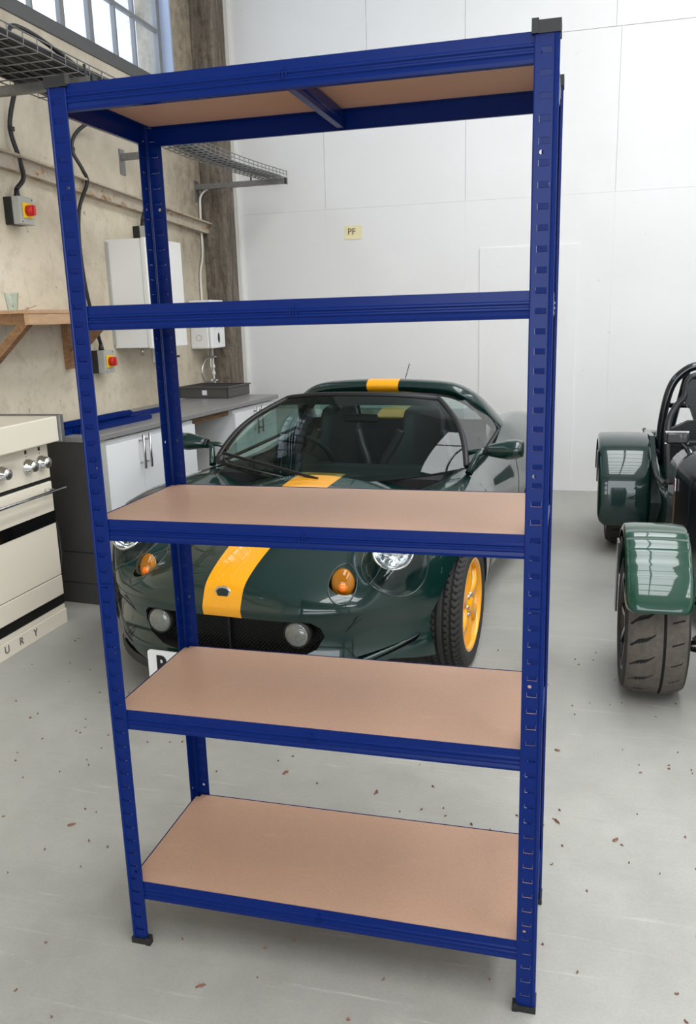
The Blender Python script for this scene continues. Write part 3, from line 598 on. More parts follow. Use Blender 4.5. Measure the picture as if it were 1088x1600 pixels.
for y in (-0.072, -0.180, -0.385, -0.493, -0.70, -0.81):
    kb = part('knob', MB().lathe([(0.036, 0.0), (0.036, 0.014), (0.031, 0.017), (0.028, 0.045), (0.025, 0.050), (0.0, 0.050)], (0.002, y, 0.872), (1, 0, 0), 24), 'chrome', ck)
    part('knob_face', MB().lathe([(0.022, 0.0), (0.022, 0.002), (0.0, 0.002)], (0.052, y, 0.872), (1, 0, 0), 20), 'brushed', kb)
    part('mark', MB().box(0.002, 0.0032, y-0.008, y+0.008, 0.932, 0.950).box(0.002, 0.0032, y-0.002, y+0.002, 0.917, 0.921), 'darkink', ck)
part('hob_lid', MB().box(-0.57, 0.085, Y0, -0.012, 0.972, 1.098, bev=0.006), 'cream', ck)
part('lid_end_cap', MB().box(-0.57, 0.10, -0.012, 0.018, 0.968, 1.104, bev=0.003), 'steel', ck)
part('side_hose', MB().tube(smooth_path([(-0.03, 0.012, 0.60), (-0.005, 0.02, 0.50), (0.0, 0.02, 0.35), (-0.02, 0.012, 0.24)]), 0.011, 8), 'blackp', ck)
for ch, y in (('U', 1.548-2.045), ('R', 1.658-2.045), ('Y', 1.772-2.045)):
    text_part('letter', ch, 0.052, 'steel', ck, Matrix.Translation((0.0075, y, 0.045)) @ Matrix.Rotation(math.radians(90), 4, 'Z') @ Matrix.Rotation(math.radians(90), 4, 'X'), 0.0012)

# ------------------------------------------------------------------ green sports car with yellow stripe
def pch(xs, ys):
    """monotone cubic interpolation (vectorised)"""
    xs = np.array(xs, float); ys = np.array(ys, float); h = np.diff(xs); d = np.diff(ys)/h
    m = np.zeros_like(xs); m[0], m[-1] = d[0], d[-1]
    for i in range(1, len(xs)-1):
        m[i] = 0 if d[i-1]*d[i] <= 0 else 2*d[i-1]*d[i]/(d[i-1]+d[i])
    def f(x):
        x = np.clip(np.asarray(x, float), xs[0], xs[-1]); i = np.clip(np.searchsorted(xs, x)-1, 0, len(xs)-2)
        t = (x-xs[i])/h[i]; t2, t3 = t*t, t*t*t
        return (2*t3-3*t2+1)*ys[i] + (t3-2*t2+t)*h[i]*m[i] + (-2*t3+3*t2)*ys[i+1] + (t3-t2)*h[i]*m[i+1]
    return f
def smax(a, b, k):
    h = np.maximum(k - np.abs(a-b), 0)/k; return np.maximum(a, b) + h*h*k*0.25
_zc = pch([-.2, 0, .04, .10, .2, .35, .55, .8, 1.0, 1.2, 1.6, 2.2, 2.35, 2.8, 3.3, 3.7, 3.9], [.40, .475, .525, .560, .598, .640, .690, .745, .765, .775, .79, .86, .90, .90, .86, .82, .80])
_zf = pch([-.2, .0, .1, .2, .3, .4, .55, .72, .9, 1.1, 1.4, 1.8, 2.2, 2.6, 3.0, 3.4, 3.73, 3.9], [.20, .34, .46, .56, .635, .685, .73, .752, .757, .757, .757, .755, .79, .86, .865, .83, .76, .7])
_xs = pch([-.2, .4, .72, 1.1, 1.6, 2.2, 2.8, 3.2, 3.73, 3.9], [.86, .865, .872, .845, .80, .82, .855, .86, .78, .72])
_qz = pch([.05, .12, .17, .22, .28, .34, .40, .44, .50, .56, .64, .8], [.14, .055, .02, .012, .03, .035, .012, .0, .006, .02, .06, .16])
_tz = pch([.05, .12, .2, .35, .55, .68, .8, .95], [-.12, -.075, -.03, 0, 0, -.02, -.07, -.16])
def car_f(x, y, z):
    ax = np.abs(x)
    hood = _zc(y) - 0.085*(ax/0.5)**2
    fen = _zf(y) - np.where(ax < .67, 1.7, 1.25)*(ax-.67)**2
    top = z - smax(hood, fen, 0.05)
    front = (0.60*(ax/.87)**3.3 + _qz(z) - y)*0.9
    side = ax - (_xs(y) + _tz(z))
    rear = y - (3.73 - 0.25*(ax/.86)**3 - 0.12*np.abs(z-.55))
    bot = 0.115 - z
    f = smax(top, front, 0.05); f = smax(f, side, 0.09); f = smax(f, rear, 0.12); return np.maximum(f, bot)
def car_root(S, Q, it=34):
    lo = np.zeros(len(S)); hi = np.ones(len(S))
    for _ in range(it):
        mid = (lo+hi)/2; P = S + (Q-S)*mid[:, None]; ins = car_f(P[:, 0], P[:, 1], P[:, 2]) < 0
        lo = np.where(ins, mid, lo); hi = np.where(ins, hi, mid)
    return S + (Q-S)*lo[:, None]
def car_surf(pts, d, off=0.0):
    """project points along direction d (towards the car) on to the body skin"""
    pts = np.array(pts, float); d = np.array(d, float); d /= np.linalg.norm(d)
    far = pts + d*0.6; near = pts - d*0.5
    P = car_root(far, near); return P - d*off
def car_body_mesh():
    gx = np.concatenate([-np.cos(np.linspace(0, math.pi/2, 46))[:-1]*0.0, []])
    gx = np.linspace(-1, 1, 109); gz = np.linspace(0, 1, 44)
    gy = np.concatenate([np.linspace(0, 1.25, 76)[:-1], np.linspace(1.25, 3.85, 66)])
    NX, NY, NZ = len(gx), len(gy), len(gz)
    idx = {}; Q = []
    def vid(i, j, k):
        key = (i, j, k)
        if key not in idx:
            idx[key] = len(Q); Q.append((gx[i]*1.0, -0.15 + gy[j]*(4.0/3.85), 0.09 + gz[k]*1.0))
        return idx[key]
    F = []
    for i in range(NX-1):
        for j in range(NY-1):
            F.append((vid(i, j, NZ-1), vid(i+1, j, NZ-1), vid(i+1, j+1, NZ-1), vid(i, j+1, NZ-1)))
    for i in range(NX-1):
        for k in range(NZ-1):
            F.append((vid(i, 0, k), vid(i+1, 0, k), vid(i+1, 0, k+1), vid(i, 0, k+1)))
            F.append((vid(i, NY-1, k), vid(i, NY-1, k+1), vid(i+1, NY-1, k+1), vid(i+1, NY-1, k)))
    for j in range(NY-1):
        for k in range(NZ-1):
            F.append((vid(0, j, k), vid(0, j, k+1), vid(0, j+1, k+1), vid(0, j+1, k)))
            F.append((vid(NX-1, j, k), vid(NX-1, j+1, k), vid(NX-1, j+1, k+1), vid(NX-1, j, k+1)))
    bi = {}
    Q = np.array(Q); S = np.stack([np.clip(Q[:, 0], -.45, .45)*0.6, np.clip(Q[:, 1], .55, 3.2), np.full(len(Q), .34)], 1)
    P = car_root(S, Q)
    # floor pan: fan of quads between left and right bottom rows
    for i in range(NX-1):
        for j in range(NY-1):
            pass
    me = bpy.data.meshes.new('body_shell'); me.from_pydata([tuple(p) for p in P], [], F)
    bm = bmesh.new(); bm.from_mesh(me)
    be = [e for e in bm.edges if e.is_boundary]
    bmesh.ops.holes_fill(bm, edges=be, sides=0)
    bmesh.ops.recalc_face_normals(bm, faces=bm.faces)
    for f in bm.faces: f.smooth = len(f.verts) == 4
    bm.to_mesh(me); bm.free(); return me
CAR_O, CAR_PSI = (-0.261, 1.240, 0), -math.atan(0.0875)
EL = thing('sports_car', 'dark green roadster with yellow centre stripe and yellow wheels', 'car', CAR_O, CAR_PSI)
shell = link('body_shell', car_body_mesh(), EL)
shell.data.materials.append(M['gstripe']); shell.data.materials.append(M['dark']); shell.data.materials.append(M['gpaint'])
def cutter(mb, mi):
    me = mb.mesh('cut', [M['gstripe'], M['dark'], M['gpaint']]); me.polygons.foreach_set('material_index', [mi]*len(me.polygons))
    return me
def rotm(fwd):
    f = Vector(fwd).normalized(); x = f.cross(Vector((0, 0, 1))).normalized(); z = x.cross(f); return Matrix((x, f, z)).transposed()
HLC = {}
cuts = []
for s in (-1, 1):
    for yy, r, dep in ((0.72, 0.335, 0.56), (3.02, 0.345, 0.56)):
        cuts.append((MB().lathe([(0.0, 0.0), (r, 0.0), (r, 0.6), (0.0, 0.6)], (s*dep, yy, 0.285), (s, 0, 0), 72, smooth=True), 1))
    d = Vector((-s*0.10, 0.80, -0.60)).normalized()
    c = Vector(car_surf([(s*0.640, 0.10, 0.77)], d)[0]); HLC[s] = (c, d)
    cuts.append((MB().ell(c + d*0.015, (0.131, 0.105, 0.166), 40, 24, rot=rotm(d)), 2))
    di = Vector((-s*0.25, 1.0, -0.25)).normalized(); ci = Vector(car_surf([(s*0.515, -0.10, 0.592)], di)[0]); HLC['i%d' % s] = (ci, di)
    cuts.append((MB().ell(ci - di*0.004, (0.056, 0.052, 0.074), 32, 20, rot=rotm(di)), 2))
# grille mouth
gp = [(-.40, .335), (-.39, .375), (-.36, .400), (-.25, .405), (0, .408), (.25, .405), (.36, .400), (.39, .375), (.40, .335), (.37, .285), (.30, .250), (.2, .236), (0, .232), (-.2, .236), (-.30, .250), (-.37, .285)]
cuts.append((MB().prism(gp, -0.3, 0.20, 'y'), 1))
# side duct slots in the lower bumper corners
for s in (-1, 1): cuts.append((MB().prism([(s*.50, .205), (s*.70, .262), (s*.715, .285), (s*.69, .280), (s*.50, .245)], -0.2, 0.42, 'y'), 1))
# cockpit opening
cp = [(-.60, 1.42), (-.50, 1.26), (-.25, 1.16), (0, 1.13), (.25, 1.16), (.50, 1.26), (.60, 1.42), (.645, 1.7), (.64, 2.1), (.55, 2.32), (0, 2.36), (-.55, 2.32), (-.64, 2.1), (-.645, 1.7)]
cuts.append((MB().prism(cp, 0.22, 1.3, 'z'), 1))
tmp = []
for mb, mi in cuts:
    o = bpy.data.objects.new('cut', cutter(mb, mi)); COL.objects.link(o); o.parent = EL; tmp.append(o)
    md = shell.modifiers.new('cut', 'BOOLEAN'); md.operation = 'DIFFERENCE'; md.object = o; md.solver = 'EXACT'; md.material_mode = 'INDEX'
bpy.context.view_layer.update()
nm = bpy.data.meshes.new_from_object(shell.evaluated_get(bpy.context.evaluated_depsgraph_get()))
shell.modifiers.clear(); shell.data = nm; nm.name = 'body_shell'
for o in tmp: bpy.data.objects.remove(o, do_unlink=True)
_bm = bmesh.new(); _bm.from_mesh(nm)
for e in _bm.edges:
    if len(e.link_faces) == 2 and e.calc_face_angle(0) > 0.7: e.smooth = False
for f in _bm.faces: f.smooth = True
_bm.to_mesh(nm); _bm.free()
def ppoly(c, d, a, b, nr, nt, off, rot=0.0, squash=None):
    """polar patch on the body skin, centre c seen along d; a,b half axes"""
    R3 = rotm(d); rows = []
    for i in range(nr+1):
        row = []
        for k in range(nt):
            t = 2*math.pi*k/nt; q = Vector((a*i/nr*math.cos(t), 0, b*i/nr*math.sin(t)))
            row.append(c + R3 @ (Matrix.Rotation(rot, 3, 'Y') @ q) - Vector(d)*0.05)
        rows += row
    P = car_surf([tuple(p) for p in rows], d, off); return [[P[i*nt + (k % nt)] for k in range(nt+1)] for i in range(nr+1)]
for s in (-1, 1):
    c, d = HLC[s]; hl = part('headlight', MB().lathe([(0.078, -0.028), (0.083, -0.030), (0.086, -0.02), (0.080, 0.01), (0.078, -0.02)], c + d*0.045 + Vector((0, 0, 0.022)), d, 40), 'chrome', EL)
    hc = c + d*0.045 + Vector((0, 0, 0.022))
    part('reflector', MB().lathe([(0.078, -0.018), (0.070, 0.02), (0.045, 0.045), (0.0, 0.055)], hc, d, 36), 'refl', hl)
    fl = MB(); R3 = rotm(d)
    for k in range(14):
        a = 2*math.pi*k/14; p = hc + R3 @ Vector((0.05*math.cos(a), 0, 0.05*math.sin(a))); fl.bar(p + d*-0.012, p + d*0.03 + R3 @ Vector((-0.03*math.cos(a), 0, -0.03*math.sin(a))), 0.012, 0.003, up=tuple(R3 @ Vector((-math.sin(a), 0, math.cos(a)))))
    part('reflector_flute', fl, 'refl', hl)
    part('bulb', MB().ell(hc + d*0.01, (0.014, 0.014, 0.014), 12, 8), 'whitep', hl)
    part('lamp_glass', MB().lathe([(0.0, -0.034), (0.04, -0.031), (0.078, -0.022)], hc, d, 36), 'lens', hl)
    part('headlight_cover', MB().grid(ppoly(c, d, 0.130, 0.164, 8, 48, 0.001)), 'lens', EL)
    rg = ppoly(c, d, 0.132, 0.166, 1, 64, 0.0015)[1]; part('cover_seal', MB().tube([tuple(p) for p in rg[:-1]], 0.0035, 6, closed=True), 'gpaint', EL)
    ci, di = HLC['i%d' % s]
    il = part('indicator', MB().ell(ci - di*0.002, (0.050, 0.036, 0.064), 28, 16, rot=rotm(di)), 'amber', EL, 'amber oval indicator lamp')
    part('indicator_bowl', MB().ell(ci + di*0.012, (0.046, 0.018, 0.060), 24, 14, rot=rotm(di)), 'greyp', il)
    part('indicator_bulb', MB().ell(ci - di*0.006 + Vector((0, 0, -0.016)), (0.020, 0.012, 0.020), 14, 8, rot=rotm(di)), 'amberin', il)
    rg = ppoly(ci, di, 0.055, 0.073, 1, 40, 0.0005)[1]; part('indicator_rim', MB().tube([tuple(p) for p in rg[:-1]], 0.003, 6, closed=True), 'gpaint', EL)
    fx, fz = s*0.303, 0.352
    fg = part('fog_lamp', MB().lathe([(0.0, -0.016), (0.025, -0.0145), (0.042, -0.008), (0.050, 0.0), (0.052, 0.012), (0.050, 0.06), (0.0, 0.07)], (fx, 0.03, fz), (0, 1, 0), 32), 'foglens', EL, 'round clear fog lamp')
    part('fog_lamp_rim', MB().lathe([(0.050, -0.002), (0.055, 0.0), (0.055, 0.06), (0.050, 0.06)], (fx, 0.03, fz), (0, 1, 0), 32), 'blackp', fg)
    fn = []
    for i in range(15):
        u = i/14; x = .47 + .245*u; yf = .60*(x/.87)**3.3 + .03; zt_ = .222 + .068*u; zb_ = zt_ - .034*(1-u)**0.6 - .002
        fn.append([(s*x, yf + .09, zt_), (s*x, yf - .012, zt_ - .002), (s*x, yf - .018, (zt_+zb_)/2), (s*x, yf - .004, zb_), (s*x, yf + .09, zb_)])
    part('bumper_fin', MB().grid(fn), 'gpaint', EL)
# mesh grille
gm = MB()
for k in range(-26, 27):
    for sgn in (-1, 1):
        x0 = k*0.017; pts = []
        a = Vector((x0 - sgn*0.10, 0.115, 0.225)); b = Vector((x0 + sgn*0.10, 0.115, 0.415)); gm.bar(a, b, 0.0028, 0.0028, up=(0, 1, 0))
part('grille_mesh', gm, 'mesh', EL)
part('grille_strut', MB().box(-0.02, -0.012, 0.085, 0.11, 0.235, 0.405), 'mesh', EL)
# badge
bc = Vector(car_surf([(0.0, -0.2, 0.533)], (0, 1, -0.15))[0])
bd = part('badge', MB().prism([(-.034, .010), (-.02, .024), (0, .028), (.02, .024), (.034, .010), (.026, -.016), (0, -.028), (-.026, -.016)], -0.004, 0.002, 'y'), 'chrome', EL, off=-bc)
part('badge_inset', MB().prism([(-.027, .008), (-.015, .018), (0, .021), (.015, .018), (.027, .008), (.020, -.013), (0, -.021), (-.020, -.013)], -0.006, 0.0, 'y'), 'gpaint', bd, off=-bc)
# number plate
npl = part('number_plate', MB().prism(rrect(-0.335, 0.185, 0.118, 0.245, 0.012), -0.030, -0.022, 'y'), 'plate', EL, 'white front number plate')
for tx, x in (('R', -0.268), ('8', -0.192)):
    me = text_mesh(tx, 0.112, 0.001, 0.004); me.transform(Matrix.Translation((x, -0.0312, 0.180)) @ Matrix.Rotation(math.radians(90), 4, 'X') @ Matrix.Diagonal((0.85, 1, 1, 1)))
    me.materials.clear(); me.materials.append(M['darkink']); link('plate_character', me, npl)
part('plate_bracket', MB().box(-0.25, 0.10, -0.024, 0.06, 0.16, 0.21), 'blackp', EL)
part('front_splitter', MB().grid([[(x, 0.60*(abs(x)/.87)**3.3 + 0.03 + dy, z) for x in np.linspace(-.70, .70, 33)] for dy, z in ((0.0, 0.150), (-0.012, 0.135), (-0.010, 0.118), (0.05, 0.112))]), 'blackp', EL)
# bonnet shut line and rear panel detail
def skin_line(pts, d, r, m, name, off=0.0):
    P = car_surf(pts, d, off); return part(name, MB().tube([tuple(p) for p in P], r, 5), m, EL)
for s in (-1, 1):
    skin_line([(s*x, y, 1.0) for x, y in zip(np.linspace(.50, .69, 14), np.linspace(0.98, 1.20, 14))], (0, 0, -1), 0.002, 'dark', 'shut_line')
    skin_line([(s*1.0, 1.26 + 0.02*math.sin(t*2), z) for t, z in zip(np.linspace(0, 1.5, 14), np.linspace(.72, .25, 14))], (-s, 0, 0), 0.0022, 'dark', 'door_gap')
    skin_line([(s*1.0, 2.22, z) for z in np.linspace(.74, .25, 14)], (-s, 0, 0), 0.0022, 'dark', 'door_gap')
# windscreen
def ws(u, v):
    xb = .690*u; yb = 1.045 + .25*abs(u)**2.2; zb = .742 + .05*abs(u)**2
    xt = .445*u; yt = 1.655 + .085*abs(u)**2.2; zt = 1.112 - .030*abs(u)**2.5
    x = xb + (xt-xb)*v + u*0.045*math.sin(math.pi*v); bow = 0.030*math.sin(math.pi*v)
    return (x, yb + (yt-yb)*v - bow*0.75, zb + (zt-zb)*v + bow*0.65)
NU, NV = 40, 20
part('windscreen', MB().grid([[ws(-1+2*i/NU, j/NV) for i in range(NU+1)] for j in range(NV+1)]), 'screen', EL, 'tinted curved windscreen', fixn=True)
def ws_in(u, v, o=0.004):
    p = Vector(ws(u, v)); return (p.x, p.y + o*0.7, p.z - o)
def band(u0, u1, v0, v1, o=0.003): return [[ws_in(u0+(u1-u0)*i/30, v0+(v1-v0)*j/10, o) for i in range(31)] for j in range(11)]
fr = MB(); fr.grid(band(-1, 1, 0.0, 0.055)); fr.grid(band(-1, 1, 0.865, 1.0)); fr.grid(band(-1, -0.955, 0, 1)); fr.grid(band(0.945, 1, 0, 1))
part('windscreen_border', fr, 'dark', EL)
edge = [ws(-1, j/NV) for j in range(NV+1)] + [ws(-1+2*i/NU, 1) for i in range(1, NU+1)] + [ws(1, 1-j/NV) for j in range(1, NV+1)]
part('windscreen_frame', MB().tube([(p[0]*1.008, p[1]+0.012, p[2]) for p in edge], 0.017, 8), 'blackp', EL)
part('sun_strip', MB().grid(band(-0.95, 0.95, 0.80, 0.868, 0.002)), 'sideglass', EL)
# wipers
wp = part('wiper', MB().tube([(-0.585, 1.13, .812), (-0.50, 1.105, .80), (-0.17, 1.015, .765)], 0.006, 6).tube([(-0.60, 1.17, .825), (-0.53, 1.12, .80)], 0.012, 8), 'blackp', EL)
part('wiper_blade', MB().bar((-0.60, 1.20, .845), (0.02, 1.005, .765), 0.010, 0.014), 'blackp', wp)
part('wiper_pivot', MB().lathe([(0.0, 0.04), (0.022, 0.04), (0.026, 0.0)], (-0.595, 1.16, .80), (0, -.2, 1), 12), 'blackp', wp)
# roll hoop, buttresses, rear window, side glass
hp = smooth_path([(-.660, 2.60, .80), (-.615, 2.42, .90), (-.56, 2.28, 1.00), (-.50, 2.235, 1.055), (-.40, 2.225, 1.095), (-.2, 2.22, 1.112), (0, 2.22, 1.116), (.2, 2.22, 1.112), (.40, 2.225, 1.095), (.50, 2.235, 1.055), (.56, 2.28, 1.00), (.615, 2.42, .90), (.660, 2.60, .80)], 8)
hb = MB(); n = 14; ring = []
for i, p in enumerate(hp):
    t = (hp[min(i+1, len(hp)-1)] - hp[max(i-1, 0)]).normalized(); bk = Vector((0, 1, 0)); nn = t.cross(bk).normalized(); bk = nn.cross(t)
    ring.append([p + nn*(0.041*math.cos(2*math.pi*k/n)) + bk*(0.075*math.sin(2*math.pi*k/n)) for k in range(n+1)])
hb.grid(ring)
hoop = part('roll_hoop', hb, 'gpaint', EL)
hs = MB(); hs.grid([[q + (q - hp[i])*0.03 for q in ring[i]] for i in range(len(hp)) if abs(hp[i].x) < 0.112]); part('hoop_stripe', hs, 'yellow', hoop)
part('hoop_lining', MB().grid([[(p.x*0.97, p.y-0.02+0.05*k, p.z-0.050) for k in range(3)] for p in hp if abs(p.x) < 0.56]), 'dark', hoop)
part('rear_window', MB().grid([[(x, 2.30, z) for x in np.linspace(-.47, .47, 9)] for z in (0.90, 1.00, 1.065)]), 'sideglass', EL)
part('engine_cover', MB().prism([(2.33, .60), (2.33, .905), (2.5, .945), (3.0, .915), (3.45, .86), (3.45, .6)], -0.42, 0.42, 'x'), 'gpaint', EL)
part('engine_cover_stripe', MB().prism([(2.326, .86), (2.326, .909), (2.5, .949), (3.0, .919), (3.45, .864), (3.45, .85)], -0.108, 0.108, 'x'), 'yellow', EL)
part('aerial', MB().tube([(-0.12, 3.0, .90), (-0.118, 3.0, 1.03), (-0.066, 3.0, 1.20)], 0.003, 6), 'blackp', EL)
for s in (-1, 1):
    a, b, c2, d2 = Vector((s*.70, 1.32, .775)), Vector((s*.475, 1.73, 1.065)), Vector((s*.535, 2.20, 1.035)), Vector((s*.665, 2.38, .83))
    g = MB().grid([[(a.lerp(d2, i/8)).lerp(b.lerp(c2, i/8), j/6) + Vector((s*0.02*math.sin(math.pi*j/6), 0, 0)) for i in range(9)] for j in range(7)])
    part('side_window', g, 'sideglass', EL)
    part('door_seal', MB().tube([a + Vector((0, 0, -.008)), a.lerp(d2, .5) + Vector((s*.012, 0, -.01)), d2], 0.010, 6), 'blackp', EL)
    part('buttress_trim', MB().tube([c2 + Vector((0, .03, 0)), c2.lerp(d2, .5) + Vector((s*.01, .03, 0)), d2 + Vector((0, .02, 0))], 0.012, 8), 'gpaint', EL)
    # door mirror on a two-legged stalk
    mo = Vector((s*.875, 1.36, .872))
    mm = []
    for i in range(13):
        u = i/12; x = s*(.790 + .175*u); r = 0.030 + 0.026*min(1, u*1.7)**0.8 - 0.012*max(0, u-.85)/.15*(u > .85)
        mm.append([(x, 1.36 + r*1.05*math.cos(2*math.pi*k/18) - 0.012*u, .870 + r*0.86*math.sin(2*math.pi*k/18) + 0.012*u) for k in range(19)])
    m1 = part('door_mirror', MB().grid(mm).add([p for p in mm[0][:-1]], [tuple(range(18))]).add([p for p in mm[-1][:-1]], [tuple(range(18))]), 'gpaint', EL)
    part('mirror_glass', MB().ell((s*.885, 1.408, .874), (0.066, 0.006, 0.036), 16, 8), 'chrome', m1)
    part('mirror_collar', MB().tube([(s*.778, 1.36, .866), (s*.800, 1.36, .868)], 0.026, 12), 'blackp', m1)
    part('mirror_stalk', MB().tube([(s*.785, 1.36, .866), (s*.745, 1.34, .85), (s*.712, 1.28, .765)], [.017, .016, .020], 8), 'gpaint', m1)
    part('mirror_stalk', MB().tube([(s*.785, 1.36, .868), (s*.72, 1.38, .862), (s*.665, 1.39, .84)], [.016, .013, .013], 8), 'gpaint', m1)
    # side intake
    part('side_intake', MB().prism([(2.32, .40), (2.62, .60), (2.70, .58), (2.46, .34)], s*.80, s*.835, 'x') if s > 0 else MB().prism([(2.32, .40), (2.62, .60), (2.70, .58), (2.46, .34)], -.835, -.80, 'x'), 'dark', EL)
# cabin
part('dashboard', MB().prism([(1.14, .755), (1.30, .775), (1.46, .765), (1.50, .72), (1.46, .62), (1.14, .5)], -0.60, 0.60, 'x'), 'carpet', EL)
part('instrument_hood', MB().ell((-0.29, 1.42, .765), (0.15, 0.10, 0.05), 20, 10), 'carpet', EL)
part('cabin_tub', MB().prism([(-.62, 1.2), (.62, 1.2), (.62, 2.34), (-.62, 2.34)], 0.225, 0.24, 'z'), 'carpet', EL)
part('rear_bulkhead', MB().prism([(2.26, .24), (2.32, .90), (2.34, .90), (2.34, .24)], -0.60, 0.60, 'x'), 'carpet', EL)
for s in (-1, 1): part('door_card', MB().box(s*.60-.03, s*.60+.03, 1.42, 2.25, .25, .745, bev=0.01), 'carpet', EL)
sw = part('steering_wheel', MB().tube([Vector((-0.29, 1.60, .735)) + Vector((0.165*math.cos(2*math.pi*k/36), -0.06*math.sin(2*math.pi*k/36), 0.155*math.sin(2*math.pi*k/36))) for k in range(36)], 0.014, 8, closed=True), 'leather', EL)
part('spoke', MB().bar((-0.45, 1.60, .735), (-0.13, 1.60, .735), 0.03, 0.012).bar((-0.29, 1.60, .735), (-0.29, 1.655, .59), 0.03, 0.012), 'leather', sw)
part('hub', MB().lathe([(0.0, -0.02), (0.04, -0.015), (0.045, 0.02), (0.0, 0.03)], (-0.29, 1.60, .735), (0, 1, .35), 18), 'carpet', sw)
def car_seat(cx):
    t = part('seat', MB().box(cx-.20, cx+.20, 1.55, 2.0, .27, .36, bev=0.04), 'leather', EL)
    prof = [(.30, .195), (.42, .205), (.55, .215), (.66, .215), (.74, .190), (.81, .145), (.87, .125), (.93, .122), (.975, .112), (1.0, .080)]
    g = []
    for z, w in prof:
        y = 1.98 + (z-.30)*0.25; row = []
        for k in range(15):
            u = -1 + 2*k/14; b = 0.075*abs(u)**3 if z < .80 else 0.028*abs(u)**3
            row.append((cx + w*u, y - b - 0.015, z))
        g.append(row)
    back = [[(x, y + 0.07 + (0.02 if abs(x-cx) < .1 else 0), z) for x, y, z in r] for r in g]
    mb = MB().grid(g).grid(back); mb.grid([g[-1], back[-1]]); mb.grid([[r[0] for r in g], [r[0] for r in back]]); mb.grid([[r[-1] for r in g], [r[-1] for r in back]])
    part('backrest', mb, 'leather', t)
    for s in (-1, 1): part('bolster', MB().tube(smooth_path([(cx+s*.21, 1.90, .40), (cx+s*.222, 1.965, .58), (cx+s*.212, 1.99, .68), (cx+s*.165, 2.035, .77), (cx+s*.128, 2.07, .86)]), [.026]*33, 10), 'leather', t)
car_seat(-.265); car_seat(.265)
im = part('interior_mirror', MB().box(-.085, .115, 1.68, 1.705, .955, 1.005, bev=0.012), 'blackp', EL)
part('mirror_stem', MB().tube([(0.01, 1.69, 1.005), (0.005, 1.665, 1.09)], 0.008, 8), 'blackp', im)
part('handbrake', MB().tube([(0.0, 1.75, .34), (0.0, 1.60, .48)], 0.014, 8), 'leather', EL)
# wheels
def wheel(parent, cx, cy, R, hw, side, tyre_m, rim_m, tread, rim_fn, name='wheel'):
    n, m = (560, 60) if tyre_m == 'dusty' else (300, 32)
    prof = []                                              # tread part: across the width
    rows = []
    for i in range(n):
        a = 2*math.pi*i/n; row = []
        for j in range(m+1):
            u = -1 + 2*j/m; r = R - 0.012*abs(u)**4*1.6 - (0.0075 if tread(a, u) else 0)
            row.append((cx + u*hw*0.92*side, cy + r*math.cos(a), R + r*math.sin(a)))
        rows.append(row)
    rows.append(rows[0])
    mb = MB(); mb.grid(rows)
    t = part(name, MB().lathe([(0.01, -0.05), (R*0.3, -0.05), (R*0.3, 0.02), (0.01, 0.02)], (cx, cy, R), (side, 0, 0), 20), 'dark', parent)
    tm = mb.mesh('tyre_tread', mats([tyre_m, 'groove']))
    for p in tm.polygons:
        c = p.center; a = math.atan2(c.z-R, c.y-cy); u = (c.x-cx)/(hw*0.92)*side
        if math.hypot(c.y-cy, c.z-R) < R - 0.012*abs(u)**4*1.6 - 0.0035: p.material_index = 1
    link('tyre_tread', tm, t)
    rb = R*0.70
    sw_ = [(R-0.019, hw*0.92), (R-0.024, hw*0.98), (R-0.045, hw*1.02), (rb+0.02, hw*0.99), (rb, hw*0.93)]
    part('sidewall', MB().lathe(sw_, (cx, cy, R), (side, 0, 0), 96).lathe([(r, -o) for r, o in sw_], (cx, cy, R), (side, 0, 0), 96), 'rubber', t)
    rm = part('rim', MB().lathe([(rb+0.004, hw*0.95), (rb-0.004, hw*0.97), (rb-0.010, hw*0.92), (rb-0.014, hw*0.5), (rb-0.03, -hw*0.9), (rb, -hw*0.95)], (cx, cy, R), (side, 0, 0), 72), rim_m, t)
    rim_fn(rm, cx, cy, R, rb, hw, side, rim_m); return t
def rim_elise(rm, cx, cy, R, rb, hw, side, mt):
    x0 = cx + side*hw*0.80
    part('hub', MB().lathe([(0.0, 0.012), (0.028, 0.012), (0.034, 0.0), (0.060, -0.004), (0.066, -0.04), (0.0, -0.05)], (x0, cy, R), (side, 0, 0), 28), mt, rm)
    for k in range(6):
        a = math.radians(60*k + 30); d = Vector((0, math.cos(a), math.sin(a))); q = Vector((0, -math.sin(a), math.cos(a))); c = Vector((x0, cy, R)); sp = MB(); rows = []
        for i in range(9):
            u = i/8; r = 0.045 + (rb-0.012-0.045)*u; w = 0.034 - 0.010*math.sin(math.pi*min(1, u*1.1)) + 0.022*max(0, u-.6); bo_ = 0.012*math.sin(math.pi*u) - 0.004
            P = c + d*r + Vector((side*bo_, 0, 0))
            rows.append([P - q*w - Vector((side*0.03, 0, 0)), P - q*w*0.85, P, P + q*w*0.85, P + q*w - Vector((side*0.03, 0, 0))])
        sp.grid(rows); part('spoke', sp, mt, rm)
        part('wheel_nut', MB().lathe([(0.0, 0.010), (0.009, 0.010), (0.011, 0.0)], (x0 - side*0.004, cy + 0.046*math.cos(a+.5), R + 0.046*math.sin(a+.5)), (side, 0, 0), 6), 'brushed', rm) if k < 4 else None
    part('brake_disc', MB().lathe([(0.04, 0.0), (0.142, 0.0), (0.142, -0.02), (0.04, -0.02)], (cx + side*hw*0.1, cy, R), (side, 0, 0), 40), 'brushed', rm)
def tread_elise(a, u):
    if abs(abs(u)-0.20) < 0.035 or abs(abs(u)-0.56) < 0.03: return True
    ph = (a*180/math.pi/6.0 + abs(u)*1.1 + 0.25*math.sin(abs(u)*14)) % 1.0
    return abs(u) > 0.24 and ph < 0.24
